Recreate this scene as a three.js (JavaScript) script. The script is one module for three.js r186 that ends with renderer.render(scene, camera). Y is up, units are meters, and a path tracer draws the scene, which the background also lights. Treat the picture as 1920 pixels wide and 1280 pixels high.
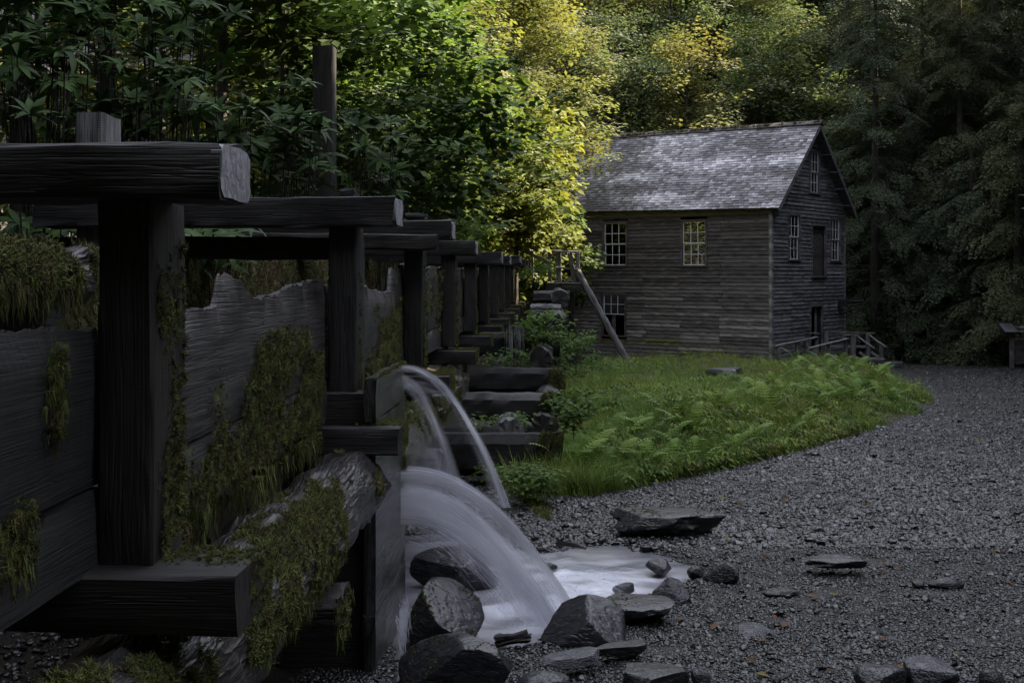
import * as THREE from 'three';
import { mergeGeometries, toCreasedNormals } from 'three/addons/utils/BufferGeometryUtils.js';

// ───────────── camera, sky, sun, exposure ─────────────
const scene = new THREE.Scene();
const F = 2000, HZ = 512;                                   // focal length and horizon row, in pixels of a 1920 x 1280 picture
const camera = new THREE.PerspectiveCamera(2 * Math.atan(640 / F) * 180 / Math.PI, 1.5, 0.1, 500);
camera.setViewOffset(1920, 1280, 0, 640 - HZ, 1920, 1280);  // level camera with a shifted lens: upright things stay upright
camera.position.set(0, 0, 0); camera.lookAt(0, 0, -1);
const SUN = new THREE.Vector3(0.75, 0.60, -0.27).normalize();
{ // pale, slightly violet summer sky, computed
  const w = 128, h = 64, a = new Float32Array(w * h * 4);
  for (let j = 0; j < h; j++) for (let i = 0; i < w; i++) {
    const el = ((j + .5) / h - .5) * Math.PI, t = Math.max(0, Math.sin(el));
    const az = (i + .5) / w * 2 * Math.PI - Math.PI, ce = Math.cos(el), near = Math.max(0, ce * Math.cos(az) * SUN.x + Math.sin(el) * SUN.y + ce * Math.sin(az) * SUN.z), k = (.12 + .30 * Math.pow(t, 1.2)) * (.8 + 1.0 * near * near), o = (j * w + i) * 4;
    a[o] = k * .91; a[o + 1] = k * .95; a[o + 2] = k * 1.10; a[o + 3] = 1;
  }
  const sky = new THREE.DataTexture(a, w, h, THREE.RGBAFormat, THREE.FloatType);
  sky.mapping = THREE.EquirectangularReflectionMapping; sky.magFilter = THREE.LinearFilter; sky.needsUpdate = true;
  scene.background = sky; scene.environment = sky;
}
const sun = new THREE.DirectionalLight(0xffeccc, 5);
sun.position.copy(SUN).multiplyScalar(120); sun.castShadow = true;
Object.assign(sun.shadow.camera, { left: -70, right: 70, top: 70, bottom: -70, near: 1, far: 300 });
sun.shadow.mapSize.set(4096, 4096);
scene.add(sun);
const renderer = new THREE.WebGLRenderer({ antialias: true });
renderer.toneMapping = THREE.LinearToneMapping; renderer.toneMappingExposure = 5.5;
renderer.shadowMap.enabled = true;

// ───────────── random, noise ─────────────
let seed = 7;
function rnd() { seed = (seed + 0x6D2B79F5) | 0; let t = Math.imul(seed ^ seed >>> 15, 1 | seed); t = t + Math.imul(t ^ t >>> 7, 61 | t) ^ t; return ((t ^ t >>> 14) >>> 0) / 4294967296; }
const rr = (a, b) => a + (b - a) * rnd(), pick = a => a[Math.floor(rnd() * a.length)], reseed = s => { seed = s * 7919 + 13; };
const gs = () => (rnd() + rnd() + rnd() - 1.5) * 1.15;
const clamp = (x, a, b) => Math.min(b, Math.max(a, x)), lerp = (a, b, t) => a + (b - a) * t;
const sm = (a, b, x) => { const t = clamp((x - a) / (b - a), 0, 1); return t * t * (3 - 2 * t); };
function hash3(x, y, z) { let h = Math.imul(x, 374761393) + Math.imul(y, 668265263) + Math.imul(z, 2147483647 ^ 0x5bd1e995) | 0; h = Math.imul(h ^ h >>> 13, 1274126177); return ((h ^ h >>> 16) >>> 0) / 4294967296; }
function vn(x, y, z = 0) {
  const xi = Math.floor(x), yi = Math.floor(y), zi = Math.floor(z); let u = x - xi, v = y - yi, w = z - zi;
  u = u * u * (3 - 2 * u); v = v * v * (3 - 2 * v); w = w * w * (3 - 2 * w);
  const l = (k) => lerp(lerp(hash3(xi, yi, zi + k), hash3(xi + 1, yi, zi + k), u), lerp(hash3(xi, yi + 1, zi + k), hash3(xi + 1, yi + 1, zi + k), u), v);
  return w === 0 ? l(0) : lerp(l(0), l(1), w);
}
const fbm = (x, y, z = 0, o = 4) => { let s = 0, a = .5, n = 0; for (let i = 0; i < o; i++) { s += a * vn(x, y, z); n += a; x = x * 2.03 + 7.1; y = y * 2.03 + 3.7; z = z * 2.03 + 1.3; a *= .5; } return s / n; };
function tileNoise(u, v, fx, fy, s) { // periodic value noise on the unit square
  const x = u * fx, y = v * fy, xi = Math.floor(x), yi = Math.floor(y); let p = x - xi, q = y - yi; p = p * p * (3 - 2 * p); q = q * q * (3 - 2 * q);
  const m = (a, n) => ((a % n) + n) % n, g = (a, b) => hash3(m(a, fx), m(b, fy), s);
  return lerp(lerp(g(xi, yi), g(xi + 1, yi), p), lerp(g(xi, yi + 1), g(xi + 1, yi + 1), p), q);
}
const tfbm = (u, v, fx, fy, s, o = 4) => { let r = 0, a = .5, n = 0; for (let i = 0; i < o; i++) { r += a * tileNoise(u, v, fx << i, fy << i, s + i); n += a; a *= .55; } return r / n; };

// ───────────── textures: value (colour multiplier) and height ─────────────
function tex(n, f, rep = [1, 1]) {
  const c = new Uint8Array(n * n * 4), b = new Uint8Array(n * n * 4);
  for (let j = 0; j < n; j++) for (let i = 0; i < n; i++) {
    const r = f((i + .5) / n, (j + .5) / n), o = (j * n + i) * 4;
    for (let k = 0; k < 3; k++) { c[o + k] = clamp(Math.pow(clamp(r[k], 0, 1), 1 / 2.2), 0, 1) * 255; b[o + k] = clamp(r[3], 0, 1) * 255; }
    c[o + 3] = b[o + 3] = 255;
  }
  return [c, b].map((a, k) => {
    const t = new THREE.DataTexture(a, n, n, THREE.RGBAFormat); t.wrapS = t.wrapT = THREE.RepeatWrapping; t.magFilter = THREE.LinearFilter; t.minFilter = THREE.LinearMipmapLinearFilter; t.generateMipmaps = true;
    if (!k) t.colorSpace = THREE.SRGBColorSpace; t.repeat.set(...rep); t.needsUpdate = true; return t;
  });
}
const T = {
  wood: tex(512, (u, v) => { // weathered timber, grain along u, darker cracks
    const wob = tfbm(u, v, 2, 3, 3, 2) * .022, g = tfbm(u, v + wob, 3, 60, 11, 5), big = tfbm(u, v, 4, 5, 21, 4), fib = tfbm(u, v + wob, 8, 128, 15, 2);
    const cr = Math.abs(tfbm(u, v + wob, 2, 26, 31, 3) - .5) * 2, msk = sm(.42, .62, tfbm(u, v, 3, 9, 37, 3)), crack = 1 - (1 - sm(0, .10, cr)) * msk, saw = .9 + .1 * Math.sin(u * 2 * Math.PI * 70 + 8 * tfbm(u, v, 2, 8, 33, 2));
    const h = clamp(.2 + .45 * g + .3 * fib, 0, 1) * (.5 + .5 * crack), k = (.2 + .75 * g + .5 * fib) * (.35 + 1.2 * big) * (.5 + .5 * crack) * saw;
    const lich = sm(.60, .74, tfbm(u, v, 9, 9, 41, 5)) * .35;
    const kk = Math.pow(k, 1.7) * 1.35; return [kk * .96 + lich, kk * .93 + lich, kk * .92 + lich * .92, h];
  }, [1, 2]),
  bark: tex(512, (u, v) => {
    const w = tfbm(u, v, 4, 4, 5, 3), g = Math.abs(tfbm(u + w * .08, v, 4, 22, 61, 4) - .5) * 2, f = tfbm(u, v, 40, 40, 71, 3);
    const h = clamp(Math.pow(g, .6) * .9 + .15 * f, 0, 1), k = .35 + .8 * h; return [k, k * .97, k * .94, h];
  }),
  gravel: tex(1024, (u, v) => {
    const n = 56, x = u * n, y = v * n; let best = 9, id = 0, b2 = 9;
    for (let a = -1; a < 2; a++) for (let b = -1; b < 2; b++) {
      const ci = ((Math.floor(x) + a) % n + n) % n, cj = ((Math.floor(y) + b) % n + n) % n;
      const dx = Math.floor(x) + a + hash3(ci, cj, 1) - x, dy = Math.floor(y) + b + hash3(ci, cj, 2) - y, d = Math.hypot(dx, dy * 1.2);
      if (d < best) { b2 = best; best = d; id = hash3(ci, cj, 3); } else if (d < b2) b2 = d;
    }
    const edge = sm(.02, .25, b2 - best), f = tfbm(u, v, 90, 90, 81, 2), k = (.35 + .9 * id * id + .15 * f) * (.25 + .75 * edge);
    return [k * .95, k * .95, k * 1.03, clamp(edge * (.5 + .4 * id) + .1 * f, 0, 1)];
  }),
  rock: tex(512, (u, v) => {
    const a = tfbm(u, v, 5, 5, 91, 6), c = sm(0, .1, Math.abs(tfbm(u, v, 4, 6, 95, 4) - .5)), s = tfbm(u, v, 100, 100, 97, 2), k = (.35 + .9 * a) * (.6 + .4 * c) * (.8 + .4 * s);
    return [k, k, k * 1.03, clamp(a * .7 + .3 * c, 0, 1)];
  }),
  moss: tex(256, (u, v) => { const a = tfbm(u, v, 6, 6, 101, 4), b = tfbm(u, v, 50, 50, 103, 2), k = .3 + .9 * a * b * 2; return [k, k, k * .8, clamp(b * .7 + a * .3, 0, 1)]; }),
  litter: tex(512, (u, v) => { const a = tfbm(u, v, 8, 8, 111, 4), b = tfbm(u, v, 70, 70, 113, 2), k = .25 + .9 * a * b * 2.2; return [k, k * (.75 + .3 * a), k * .6, clamp(b, 0, 1)]; }),
};
const lin = (r, g, b) => new THREE.Color().setRGB(r, g, b);
function M(c, o = {}) { const { t, bump, ...rest } = o; const m = new THREE.MeshStandardMaterial({ color: lin(...c), roughness: .85, ...rest }); if (t) { m.map = t[0]; if (bump) { m.bumpMap = t[1]; m.bumpScale = bump; } } return m; }
function leafM(c, tr = .4, rough = .75) { return new THREE.MeshPhysicalMaterial({ color: lin(...c), roughness: rough, transmission: tr, thickness: 0, ior: 1.35, specularIntensity: .5, side: THREE.DoubleSide }); }
const mat = {
  timber: [[.024, .022, .020], [.030, .029, .030], [.019, .018, .017]].map(c => M(c, { t: T.wood, bump: .005, roughness: .6 })),
  litEndGrain: M([.32, .32, .335], { t: T.rock, bump: .004, roughness: .85 }),  // beam ends: end grain, with the light on them put into the pale colour
  wet: M([.055, .055, .058], { t: T.wood, bump: .006, roughness: .22 }),
  wetBark: M([.042, .040, .041], { t: T.bark, bump: .018, roughness: .42 }),
  plank: M([.056, .054, .053], { t: T.wood, bump: .006, roughness: .5 }),
  blackPlank: M([.012, .012, .011], { t: T.wood, bump: .005, roughness: .85 }),  // dark wood; also carries the shade of the nearest flume bay in its colour
  paleTimber: M([.20, .20, .21], { t: T.wood, bump: .006 }),
  rail: M([.17, .168, .18], { t: T.wood, bump: .004 }),
  bark: M([.075, .068, .062], { t: T.bark, bump: .04, roughness: .95 }),
  darkIn: M([.02, .02, .022], { t: T.wood }),
  moss: M([1, 1, 1], { side: THREE.DoubleSide, roughness: 1 }),
  rock: M([.028, .028, .032], { t: T.rock, bump: .009, roughness: .36 }),
  rockPale: M([.075, .075, .085], { t: T.rock, bump: .015, roughness: .5 }),
  pebble: M([1, 1, 1], { roughness: .3 }),
  white: M([.62, .63, .66], { roughness: .6 }),
  siding: [[0.072, 0.065, 0.063], [0.099, 0.090, 0.087], [0.135, 0.126, 0.123], [0.188, 0.180, 0.174], [0.262, 0.255, 0.249], [0.180, 0.180, 0.083]].map(c => M(c, { t: T.wood, bump: .005, roughness: .8 })),
  gable: [[0.118, 0.116, 0.133], [0.152, 0.152, 0.171], [0.190, 0.190, 0.213], [0.237, 0.237, 0.266]].map(c => M(c, { t: T.wood, bump: .005, roughness: .75 })),
  shingle: [[0.153, 0.153, 0.171], [0.280, 0.280, 0.310], [0.483, 0.483, 0.529], [0.675, 0.675, 0.737], [0.068, 0.064, 0.068], [0.800, 0.800, 0.800]].map(c => M(c, { t: T.wood, bump: .004, roughness: .6 })),
  glass: new THREE.MeshPhysicalMaterial({ color: lin(.9, .93, .93), roughness: .02, transmission: 1, thickness: 0, ior: 1.5 }),
  stem: M([.014, .012, .010], { t: T.bark, roughness: .95 }),
  rhodo: [[.040, .080, .018], [.058, .11, .024], [.026, .052, .013]].map(c => leafM(c, .25, .6)),
  fern: [[.13, .22, .035], [.175, .25, .045], [.09, .165, .03]].map(c => leafM(c, .35, .8)),
};

// ───────────── object helpers ─────────────
const names = {};
function numbered(n) { const k = names[n] = (names[n] ?? -1) + 1; return k ? `${n}_${String(k).padStart(3, '0')}` : n; }
function tag(o, label, category, group, kind) { o.name = numbered(o.name); o.userData = { label, category }; if (group) o.userData.group = group; if (kind) o.userData.kind = kind; scene.add(o); return o; }
function thing(name, label, category, pos = [0, 0, 0], group) { const g = new THREE.Group(); g.name = name; g.position.set(...pos); return tag(g, label, category, group); }
function part(parent, name, geo, m, label) { const o = new THREE.Mesh(geo, m); o.name = name; if (label) o.userData.label = label; o.castShadow = o.receiveShadow = true; parent.add(o); return o; }
function inst(name, geo, m, mats, cols) {
  const o = new THREE.InstancedMesh(geo, m, mats.length); o.name = name; o.castShadow = o.receiveShadow = true;
  mats.forEach((x, i) => { o.setMatrixAt(i, x); if (cols) o.setColorAt(i, cols[i]); }); return o;
}
const V = (x, y, z) => new THREE.Vector3(x, y, z);
const W = (px, py, d) => V((px - 960) * d / F, (HZ - py) * d / F, -d);      // the point at that depth behind a pixel
const up = V(0, 1, 0);
function geoFrom(pos, idx, uv, col) {
  const g = new THREE.BufferGeometry(); g.setAttribute('position', new THREE.Float32BufferAttribute(pos, 3)); if (uv) g.setAttribute('uv', new THREE.Float32BufferAttribute(uv, 2));
  if (col) g.setAttribute('color', new THREE.Float32BufferAttribute(col, 3)); if (idx) g.setIndex(idx); g.computeVertexNormals(); return g;
}
/* a worn timber from a to b, h tall and w wide: chamfered section, wandering edges, grain along it */
function timber(a, b, h, w, o = {}) {
  const { rough = .006, ch = .012, seg, crease = .7, upv = up, taper = 1, round = false, sides = 20, bend = 0, caps = true } = o;
  const ax = b.clone().sub(a), L = ax.length(); ax.normalize();
  let y = upv.clone().addScaledVector(ax, -upv.dot(ax)); if (y.lengthSq() < 1e-4) y = V(0, 0, 1).addScaledVector(ax, -ax.z); y.normalize();
  const z = ax.clone().cross(y), n = seg ?? clamp(Math.ceil(L / .14), 3, 60), pr = [];
  if (round) for (let i = 0; i < sides; i++) { const t = i / sides * 2 * Math.PI; pr.push([Math.sin(t) * h / 2, Math.cos(t) * w / 2]); }
  else { const H = h / 2, Z = w / 2; for (const [p, q] of [[[H, -Z + ch], [H, Z - ch]], [[H - ch, Z], [-H + ch, Z]], [[-H, Z - ch], [-H, -Z + ch]], [[-H + ch, -Z], [H - ch, -Z]]]) for (const t of [0, .35, .7, 1]) pr.push([lerp(p[0], q[0], t), lerp(p[1], q[1], t)]); }
  const m = pr.length, pos = [], uv = [], idx = [], s0 = rnd() * 90, u0 = rnd() * 5, v0 = rnd() * 5; const per = [0]; for (let i = 1; i <= m; i++) per.push(per[i - 1] + Math.hypot(pr[i % m][0] - pr[i - 1][0], pr[i % m][1] - pr[i - 1][1]));
  for (let i = 0; i <= n; i++) for (let k = 0; k <= m; k++) {
    const t = i / n, e = (i === 0 || i === n) ? 1.8 : 1, q = k % m, sc = lerp(1, taper, t), r = ((vn(s0 + t * L * 5, q * .9 + s0) - .5) + .6 * (vn(s0 + t * L * 16, q * 1.7) - .5)) * 2 * rough * e;
    const [py, pz] = pr[q], l = Math.hypot(py, pz) || 1, bow = bend * Math.sin(t * Math.PI) + rough * 1.2 * (vn(s0 + t * L * 1.5, 3.3) - .5), xo = (i === 0 || i === n) ? (vn(q * .7 + s0, 9) - .5) * rough * 3 : 0;
    const p = a.clone().addScaledVector(ax, t * L + xo).addScaledVector(y, py * sc + py / l * r + bow).addScaledVector(z, pz * sc + pz / l * r);
    pos.push(p.x, p.y, p.z); uv.push(u0 + t * L, v0 + per[k]);
  }
  for (let i = 0; i < n; i++) for (let k = 0; k < m; k++) { const A = i * (m + 1) + k, B = A + 1, C = A + m + 1, D = C + 1; idx.push(A, C, B, B, C, D); }
  if (caps) for (const e of [0, n]) { const c0 = pos.length / 3, cen = a.clone().addScaledVector(ax, e / n * L); pos.push(cen.x, cen.y, cen.z); uv.push(v0, v0); for (let k = 0; k <= m; k++) { const j = e * (m + 1) + k; pos.push(pos[j * 3], pos[j * 3 + 1], pos[j * 3 + 2]); uv.push(v0 + pr[k % m][0] * 3, v0 + pr[k % m][1] * 3); } for (let k = 0; k < m; k++) e ? idx.push(c0, c0 + k + 2, c0 + k + 1) : idx.push(c0, c0 + k + 1, c0 + k + 2); }
  // outward winding
  const g = new THREE.BufferGeometry(); g.setAttribute('position', new THREE.Float32BufferAttribute(pos, 3)); g.setAttribute('uv', new THREE.Float32BufferAttribute(uv, 2)); for (let i = 0; i < idx.length; i += 3) { const s = idx[i]; idx[i] = idx[i + 1]; idx[i + 1] = s; } g.setIndex(idx);
  return toCreasedNormals(g, crease);
}
/* a plank-like box given by 8 corners: bottom 4 then top 4 */
function hexa(c, u0 = rnd() * 9, v0 = rnd() * 9) {
  const q = [[0, 1, 5, 4], [1, 2, 6, 5], [2, 3, 7, 6], [3, 0, 4, 7], [4, 5, 6, 7], [3, 2, 1, 0]], pos = [], uv = [], idx = [];
  for (const f of q) { const b = pos.length / 3, L = c[f[0]].distanceTo(c[f[1]]), Hh = c[f[1]].distanceTo(c[f[2]]); f.forEach(i => pos.push(c[i].x, c[i].y, c[i].z)); uv.push(u0, v0, u0 + L, v0, u0 + L, v0 + Hh, u0, v0 + Hh); idx.push(b, b + 1, b + 2, b, b + 2, b + 3); }
  return geoFrom(pos, idx, uv);
}
const box = (cx, cy, cz, w, h, d) => { const g = new THREE.BoxGeometry(w, h, d); g.translate(cx, cy, cz); return g; };
const merge = a => mergeGeometries(a.map(g => { const k = g.index ? g.toNonIndexed() : g; for (const n of Object.keys(k.attributes)) if (!['position', 'normal', 'uv', 'color'].includes(n)) k.deleteAttribute(n); return k; }));

// ───────────── the lie of the land ─────────────
const gp = (px, py) => { const d = 4200 / (py - 584); return [(px - 960) * d / F, d]; };   // where a pixel meets the sloping yard
const BANK = [[958, 905], [985, 925], [1100, 927], [1200, 905], [1330, 880], [1480, 845], [1600, 810], [1700, 785], [1742, 757], [1715, 728], [1640, 704], [1560, 693], [1440, 689], [1180, 687], [1050, 700], [1040, 760], [1030, 885]].map(p => gp(...p));
const POOL = [[735, 1290], [790, 1215], [880, 1212], [960, 1205], [1010, 1195], [1060, 1160], [1130, 1140], [1220, 1122], [1275, 1092], [1318, 1072], [1290, 1045], [1230, 1028], [1150, 1012], [1060, 1018], [1000, 1030], [960, 1000], [900, 985], [735, 1000]].map(p => gp(...p));
function polyDist(P, x, d) { // positive inside
  let ins = false, m = 1e9;
  for (let i = 0, j = P.length - 1; i < P.length; j = i++) {
    const [x1, y1] = P[i], [x2, y2] = P[j]; if ((y1 > d) !== (y2 > d) && x < (x2 - x1) * (d - y1) / (y2 - y1) + x1) ins = !ins;
    const t = clamp(((x - x1) * (x2 - x1) + (d - y1) * (y2 - y1)) / ((x2 - x1) ** 2 + (y2 - y1) ** 2), 0, 1); m = Math.min(m, Math.hypot(x - x1 - t * (x2 - x1), d - y1 - t * (y2 - y1)));
  } return ins ? m : -m;
}
const base = d => -2.1 - .036 * clamp(d, 4.4, 52);
function ground(x, d) {
  const xl = x - .038 * d; let y = base(d);
  y += .05 * (fbm(x * .7, d * .7, 3) - .5) + .035 * (fbm(x * 3, d * 3, 5, 3) - .5);
  y += sm(-2.9, -9, xl) * (1.7 + .02 * Math.max(0, d)) + Math.max(0, -9 - xl) * .32;
  y += Math.max(0, d - 50) * .62 * sm(50, 60, d) + sm(.5, 1, (x - .45 * d) / 12) * 1.5;
  if (d > 5 && d < 45 && x > -2 && x < 13) { const b = polyDist(BANK, x, d); if (b > 0) y += .38 * sm(0, 1.3, b) + .55 * (fbm(x * .7, d * .45, 9) - .45) * sm(0, 1.2, b); }
  if (d > 4.5 && d < 12 && x > -2 && x < 3) { const b = polyDist(POOL, x, d); y -= .16 * sm(-.15, .35, b); }
  return y;
}
{ // one sheet: gravel yard, leaf litter under the trees, up the wooded hill to beyond sight
  const n = 300, pos = [], uv = [], idx = [], col = [], ws = s => Math.sign(s) * (Math.abs(s) * 16 + Math.pow(Math.abs(s), 4) * 160);
  for (let j = 0; j <= n; j++) for (let i = 0; i <= n; i++) {
    const x = ws(i / n * 2 - 1), s = j / n, d = -40 + 36 * Math.min(1, s / .06) + Math.max(0, s - .06) / .94 * 30 + Math.pow(Math.max(0, s - .06) / .94, 3.2) * 190;
    pos.push(x, ground(x, d), -d); uv.push(x, d);
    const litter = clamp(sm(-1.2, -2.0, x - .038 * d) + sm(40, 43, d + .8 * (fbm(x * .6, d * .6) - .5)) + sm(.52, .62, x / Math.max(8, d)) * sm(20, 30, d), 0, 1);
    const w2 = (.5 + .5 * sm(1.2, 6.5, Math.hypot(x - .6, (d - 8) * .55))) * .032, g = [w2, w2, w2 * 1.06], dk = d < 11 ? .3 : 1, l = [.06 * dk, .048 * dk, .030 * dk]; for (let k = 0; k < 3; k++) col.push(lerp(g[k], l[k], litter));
  }
  for (let j = 0; j < n; j++) for (let i = 0; i < n; i++) { const a = j * (n + 1) + i; idx.push(a, a + 1, a + n + 1, a + 1, a + n + 2, a + n + 1); }
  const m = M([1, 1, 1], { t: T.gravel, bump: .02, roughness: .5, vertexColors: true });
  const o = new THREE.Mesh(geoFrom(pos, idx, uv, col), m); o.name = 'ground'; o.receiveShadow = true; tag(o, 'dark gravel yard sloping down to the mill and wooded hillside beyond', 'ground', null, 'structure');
}
{ // the grassy bank's soil, a low mound on the yard
  const pos = [], uv = [], idx = [], map = {}, st = .22; let xs = BANK.map(p => p[0]), ds = BANK.map(p => p[1]);
  const key = (i, j) => { const k = i + ',' + j; if (!(k in map)) { const x = i * st, d = j * st * 2; map[k] = pos.length / 3; const b = polyDist(BANK, x, d); pos.push(x, ground(x, d) + .02 * sm(-.2, .3, b) - .05 * sm(.05, -.25, b), -d); uv.push(x, d); } return map[k]; };
  for (let i = Math.floor(Math.min(...xs) / st); i < Math.max(...xs) / st; i++) for (let j = Math.floor(Math.min(...ds) / st / 2); j < Math.max(...ds) / st / 2; j++)
    if (polyDist(BANK, (i + .5) * st, (j + .5) * st * 2) > -.2) { const a = key(i, j), b = key(i + 1, j), c = key(i, j + 1), d = key(i + 1, j + 1); idx.push(a, b, c, b, d, c); }
  const o = new THREE.Mesh(geoFrom(pos, idx, uv), M([.055, .062, .022], { t: T.litter, bump: .03, roughness: 1 })); o.name = 'grass_bank'; o.receiveShadow = true;
  tag(o, 'low mound of dark soil under the grass beside the mill', 'bank', null, 'structure');
}

// ───────────── the mill ─────────────
const N = V(487 / F * 38, 0, -38), e1 = V(-.819, 0, -.574), e2 = V(.643, 0, -.766), n1 = V(-.574, 0, .819), n2 = V(.766, 0, .643);
const LA = 9.5, LB = 6.4, Y0 = -3.30, tilt = .016;
const mill = thing('watermill', 'old grey clapboard mill with shingled roof at the end of the wooden flume', 'mill', [N.x, N.y, N.z]);
const P = (a, b, y, out = V(0, 0, 0)) => V(0, y, 0).addScaledVector(e1, a).addScaledVector(e2, b).add(out);
// where a pixel column meets the side wall or the gable wall, and its height there
function onWall(px, py, e) { const t = (px - 960) / F, s = (t * -N.z - N.x) / (e.x + t * e.z); const d = -(N.z + s * e.z); return [s, (HZ - py) * d / F]; }
const openS = [], openG = [];
function opening(list, e, x0, y0, x1, y1, kind, label) { const A = onWall(x0, y0, e), B = onWall(x1, y0, e), m = (x0 + x1) / 2, yt = onWall(m, y0, e)[1], yb = onWall(m, y1, e)[1]; list.push({ s0: Math.min(A[0], B[0]), s1: Math.max(A[0], B[0]), y0: yb, y1: yt, kind, label }); }
opening(openS, e1, 1134, 418, 1174, 497, 'window'); opening(openS, e1, 1281, 415, 1323, 497, 'window'); opening(openS, e1, 1132, 551, 1172, 628, 'half');
opening(openS, e1, 1074, 436, 1088, 455, 'hole');
opening(openG, e2, 1478, 403, 1498, 486, 'window'); opening(openG, e2, 1557, 411, 1574, 488, 'window'); opening(openG, e2, 1518, 284, 1535, 361, 'window');
opening(openG, e2, 1523, 424, 1546, 516, 'door'); opening(openG, e2, 1520, 575, 1540, 668, 'doorway');
const roofY = b => 2.33 + (b <= 3.2 ? b + .28 : 6.68 - b) * .954;
function shell(len, outline, opens, e, nrm, name, holesOnly) {
  const sh = new THREE.Shape(outline.map(p => new THREE.Vector2(...p)));
  for (const o of opens) { const h = new THREE.Path(); h.moveTo(o.s0, o.y0); h.lineTo(o.s1, o.y0); h.lineTo(o.s1, o.y1); h.lineTo(o.s0, o.y1); h.closePath(); sh.holes.push(h); }
  const g = new THREE.ExtrudeGeometry(sh, { depth: .12, bevelEnabled: false }); g.applyMatrix4(new THREE.Matrix4().makeBasis(e, up, nrm).setPosition(nrm.clone().multiplyScalar(-.13))); return g;
}
const sideWall = part(mill, 'wall', shell(LA, [[0, Y0], [LA, Y0], [LA, 2.45], [0, 2.40]], openS, e1, n1), mat.darkIn);
const gableWall = part(mill, 'wall', shell(LB, [[0, Y0], [LB, Y0], [LB, 2.5], [3.2, 5.5], [0, 2.5]], openG, e2, n2), mat.darkIn);
{ const back = shell(LA, [[0, Y0], [LA, Y0], [LA, 2.45], [0, 2.4]], [{ s0: 1.2, s1: 2.4, y0: -.2, y1: 1.6 }, { s0: 5.6, s1: 7.2, y0: .1, y1: 2.3 }], e1, n1); back.translate(e2.x * LB + n1.x * .13, 0, e2.z * LB + n1.z * .13); part(mill, 'wall', back, mat.darkIn);
  const end = shell(LB, [[0, Y0], [LB, Y0], [LB, 2.5], [3.2, 5.5], [0, 2.5]], [], e2, n2); end.translate(e1.x * LA + n2.x * .13, 0, e1.z * LA + n2.z * .13); part(mill, 'wall', end, mat.darkIn);
  part(mill, 'floor', hexa([P(.15, .15, -3.1), P(LA - .15, .15, -3.1), P(LA - .15, LB - .15, -3.1), P(.15, LB - .15, -3.1), P(.15, .15, -3.0), P(LA - .15, .15, -3.0), P(LA - .15, LB - .15, -3.0), P(.15, LB - .15, -3.0)]), mat.darkIn);
  part(mill, 'floor', hexa([P(.15, .15, -.6), P(LA - .15, .15, -.6), P(LA - .15, LB - .15, -.6), P(.15, LB - .15, -.6), P(.15, .15, -.5), P(LA - .15, .15, -.5), P(LA - .15, LB - .15, -.5), P(.15, LB - .15, -.5)]), mat.darkIn); }
reseed(11);
function clapboard(wall, e, nrm, s0, s1, y, ex, m) { // overlapping, lower edge proud, slightly bowed
  const th = rr(.036, .05), a = y + rr(-.008, .008), b = y + rr(-.008, .008), o = rr(0, .006), p = (s, yy, q) => V(0, yy, 0).addScaledVector(e, s).addScaledVector(nrm, q);
  part(wall, 'board', hexa([p(s0, a, o), p(s1, b, o), p(s1, b, th), p(s0, a, th), p(s0, a + ex * 1.12, .003), p(s1, b + ex * 1.12, .003), p(s1, b + ex * 1.12, .012), p(s0, a + ex * 1.12, .012)].map((v, i, c) => c[[3, 2, 1, 0, 7, 6, 5, 4][i]])), m);
}
function rows(wall, e, nrm, opens, yTop, range, ex, mats, joints) {
  for (let y = Y0; y < yTop; y += ex) {
    let [s0, s1] = range(y); if (s1 - s0 < .15) continue; const cuts = [[s0, s1]];
    for (const o of opens) if (y + ex * .6 > o.y0 - .09 && y + ex * .4 < o.y1 + .09) for (let i = cuts.length - 1; i >= 0; i--) { const [p, q] = cuts[i], l = o.s0 - .085, r = o.s1 + .085; if (l < q && r > p) { cuts.splice(i, 1); if (l - p > .06) cuts.push([p, l]); if (q - r > .06) cuts.push([r, q]); } }
    for (let [p, q] of cuts) { const js = joints.map(j => j + rr(-.12, .12)).filter(j => j > p + .4 && j < q - .4 && rnd() < .75); let c = p; for (const j of [...js, q]) { clapboard(wall, e, nrm, c, j - .006, y, ex, mats((y - Y0) / (yTop - Y0), (c + j) / 2)); c = j; } }
  }
}
rows(sideWall, e1, n1, openS, 2.30, () => [.0, LA], .142, (t, s) => { const k = vn(t * 19, s * 1.7, 2) * 2.2 + (t < .32 ? 1.9 : t < .5 ? .9 : 0) - (t > .62 ? .3 : 0) + rr(-1, 1.2); if (t < .17 && s > 1.3 && s < 5.5 && rnd() < .35) return mat.siding[5]; return mat.siding[clamp(Math.floor(k), 0, 4)]; }, [1.9, 3.55, 5.1, 7.2]);
rows(gableWall, e2, n2, openG, 5.35, y => y < 2.2 ? [0, LB] : [Math.max(0, (y + .14 - 2.33) / .954 - .28 + .02), Math.min(LB, 6.68 - (y + .14 - 2.33) / .954 - .02)], .142, (t, s) => mat.gable[clamp(Math.floor(vn(t * 31, s, 7) * 2.4 + rr(-.3, 1.9) - (t > .6 ? .5 : 0)), 0, 3)], [1.5, 2.6, 4.6]);
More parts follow.
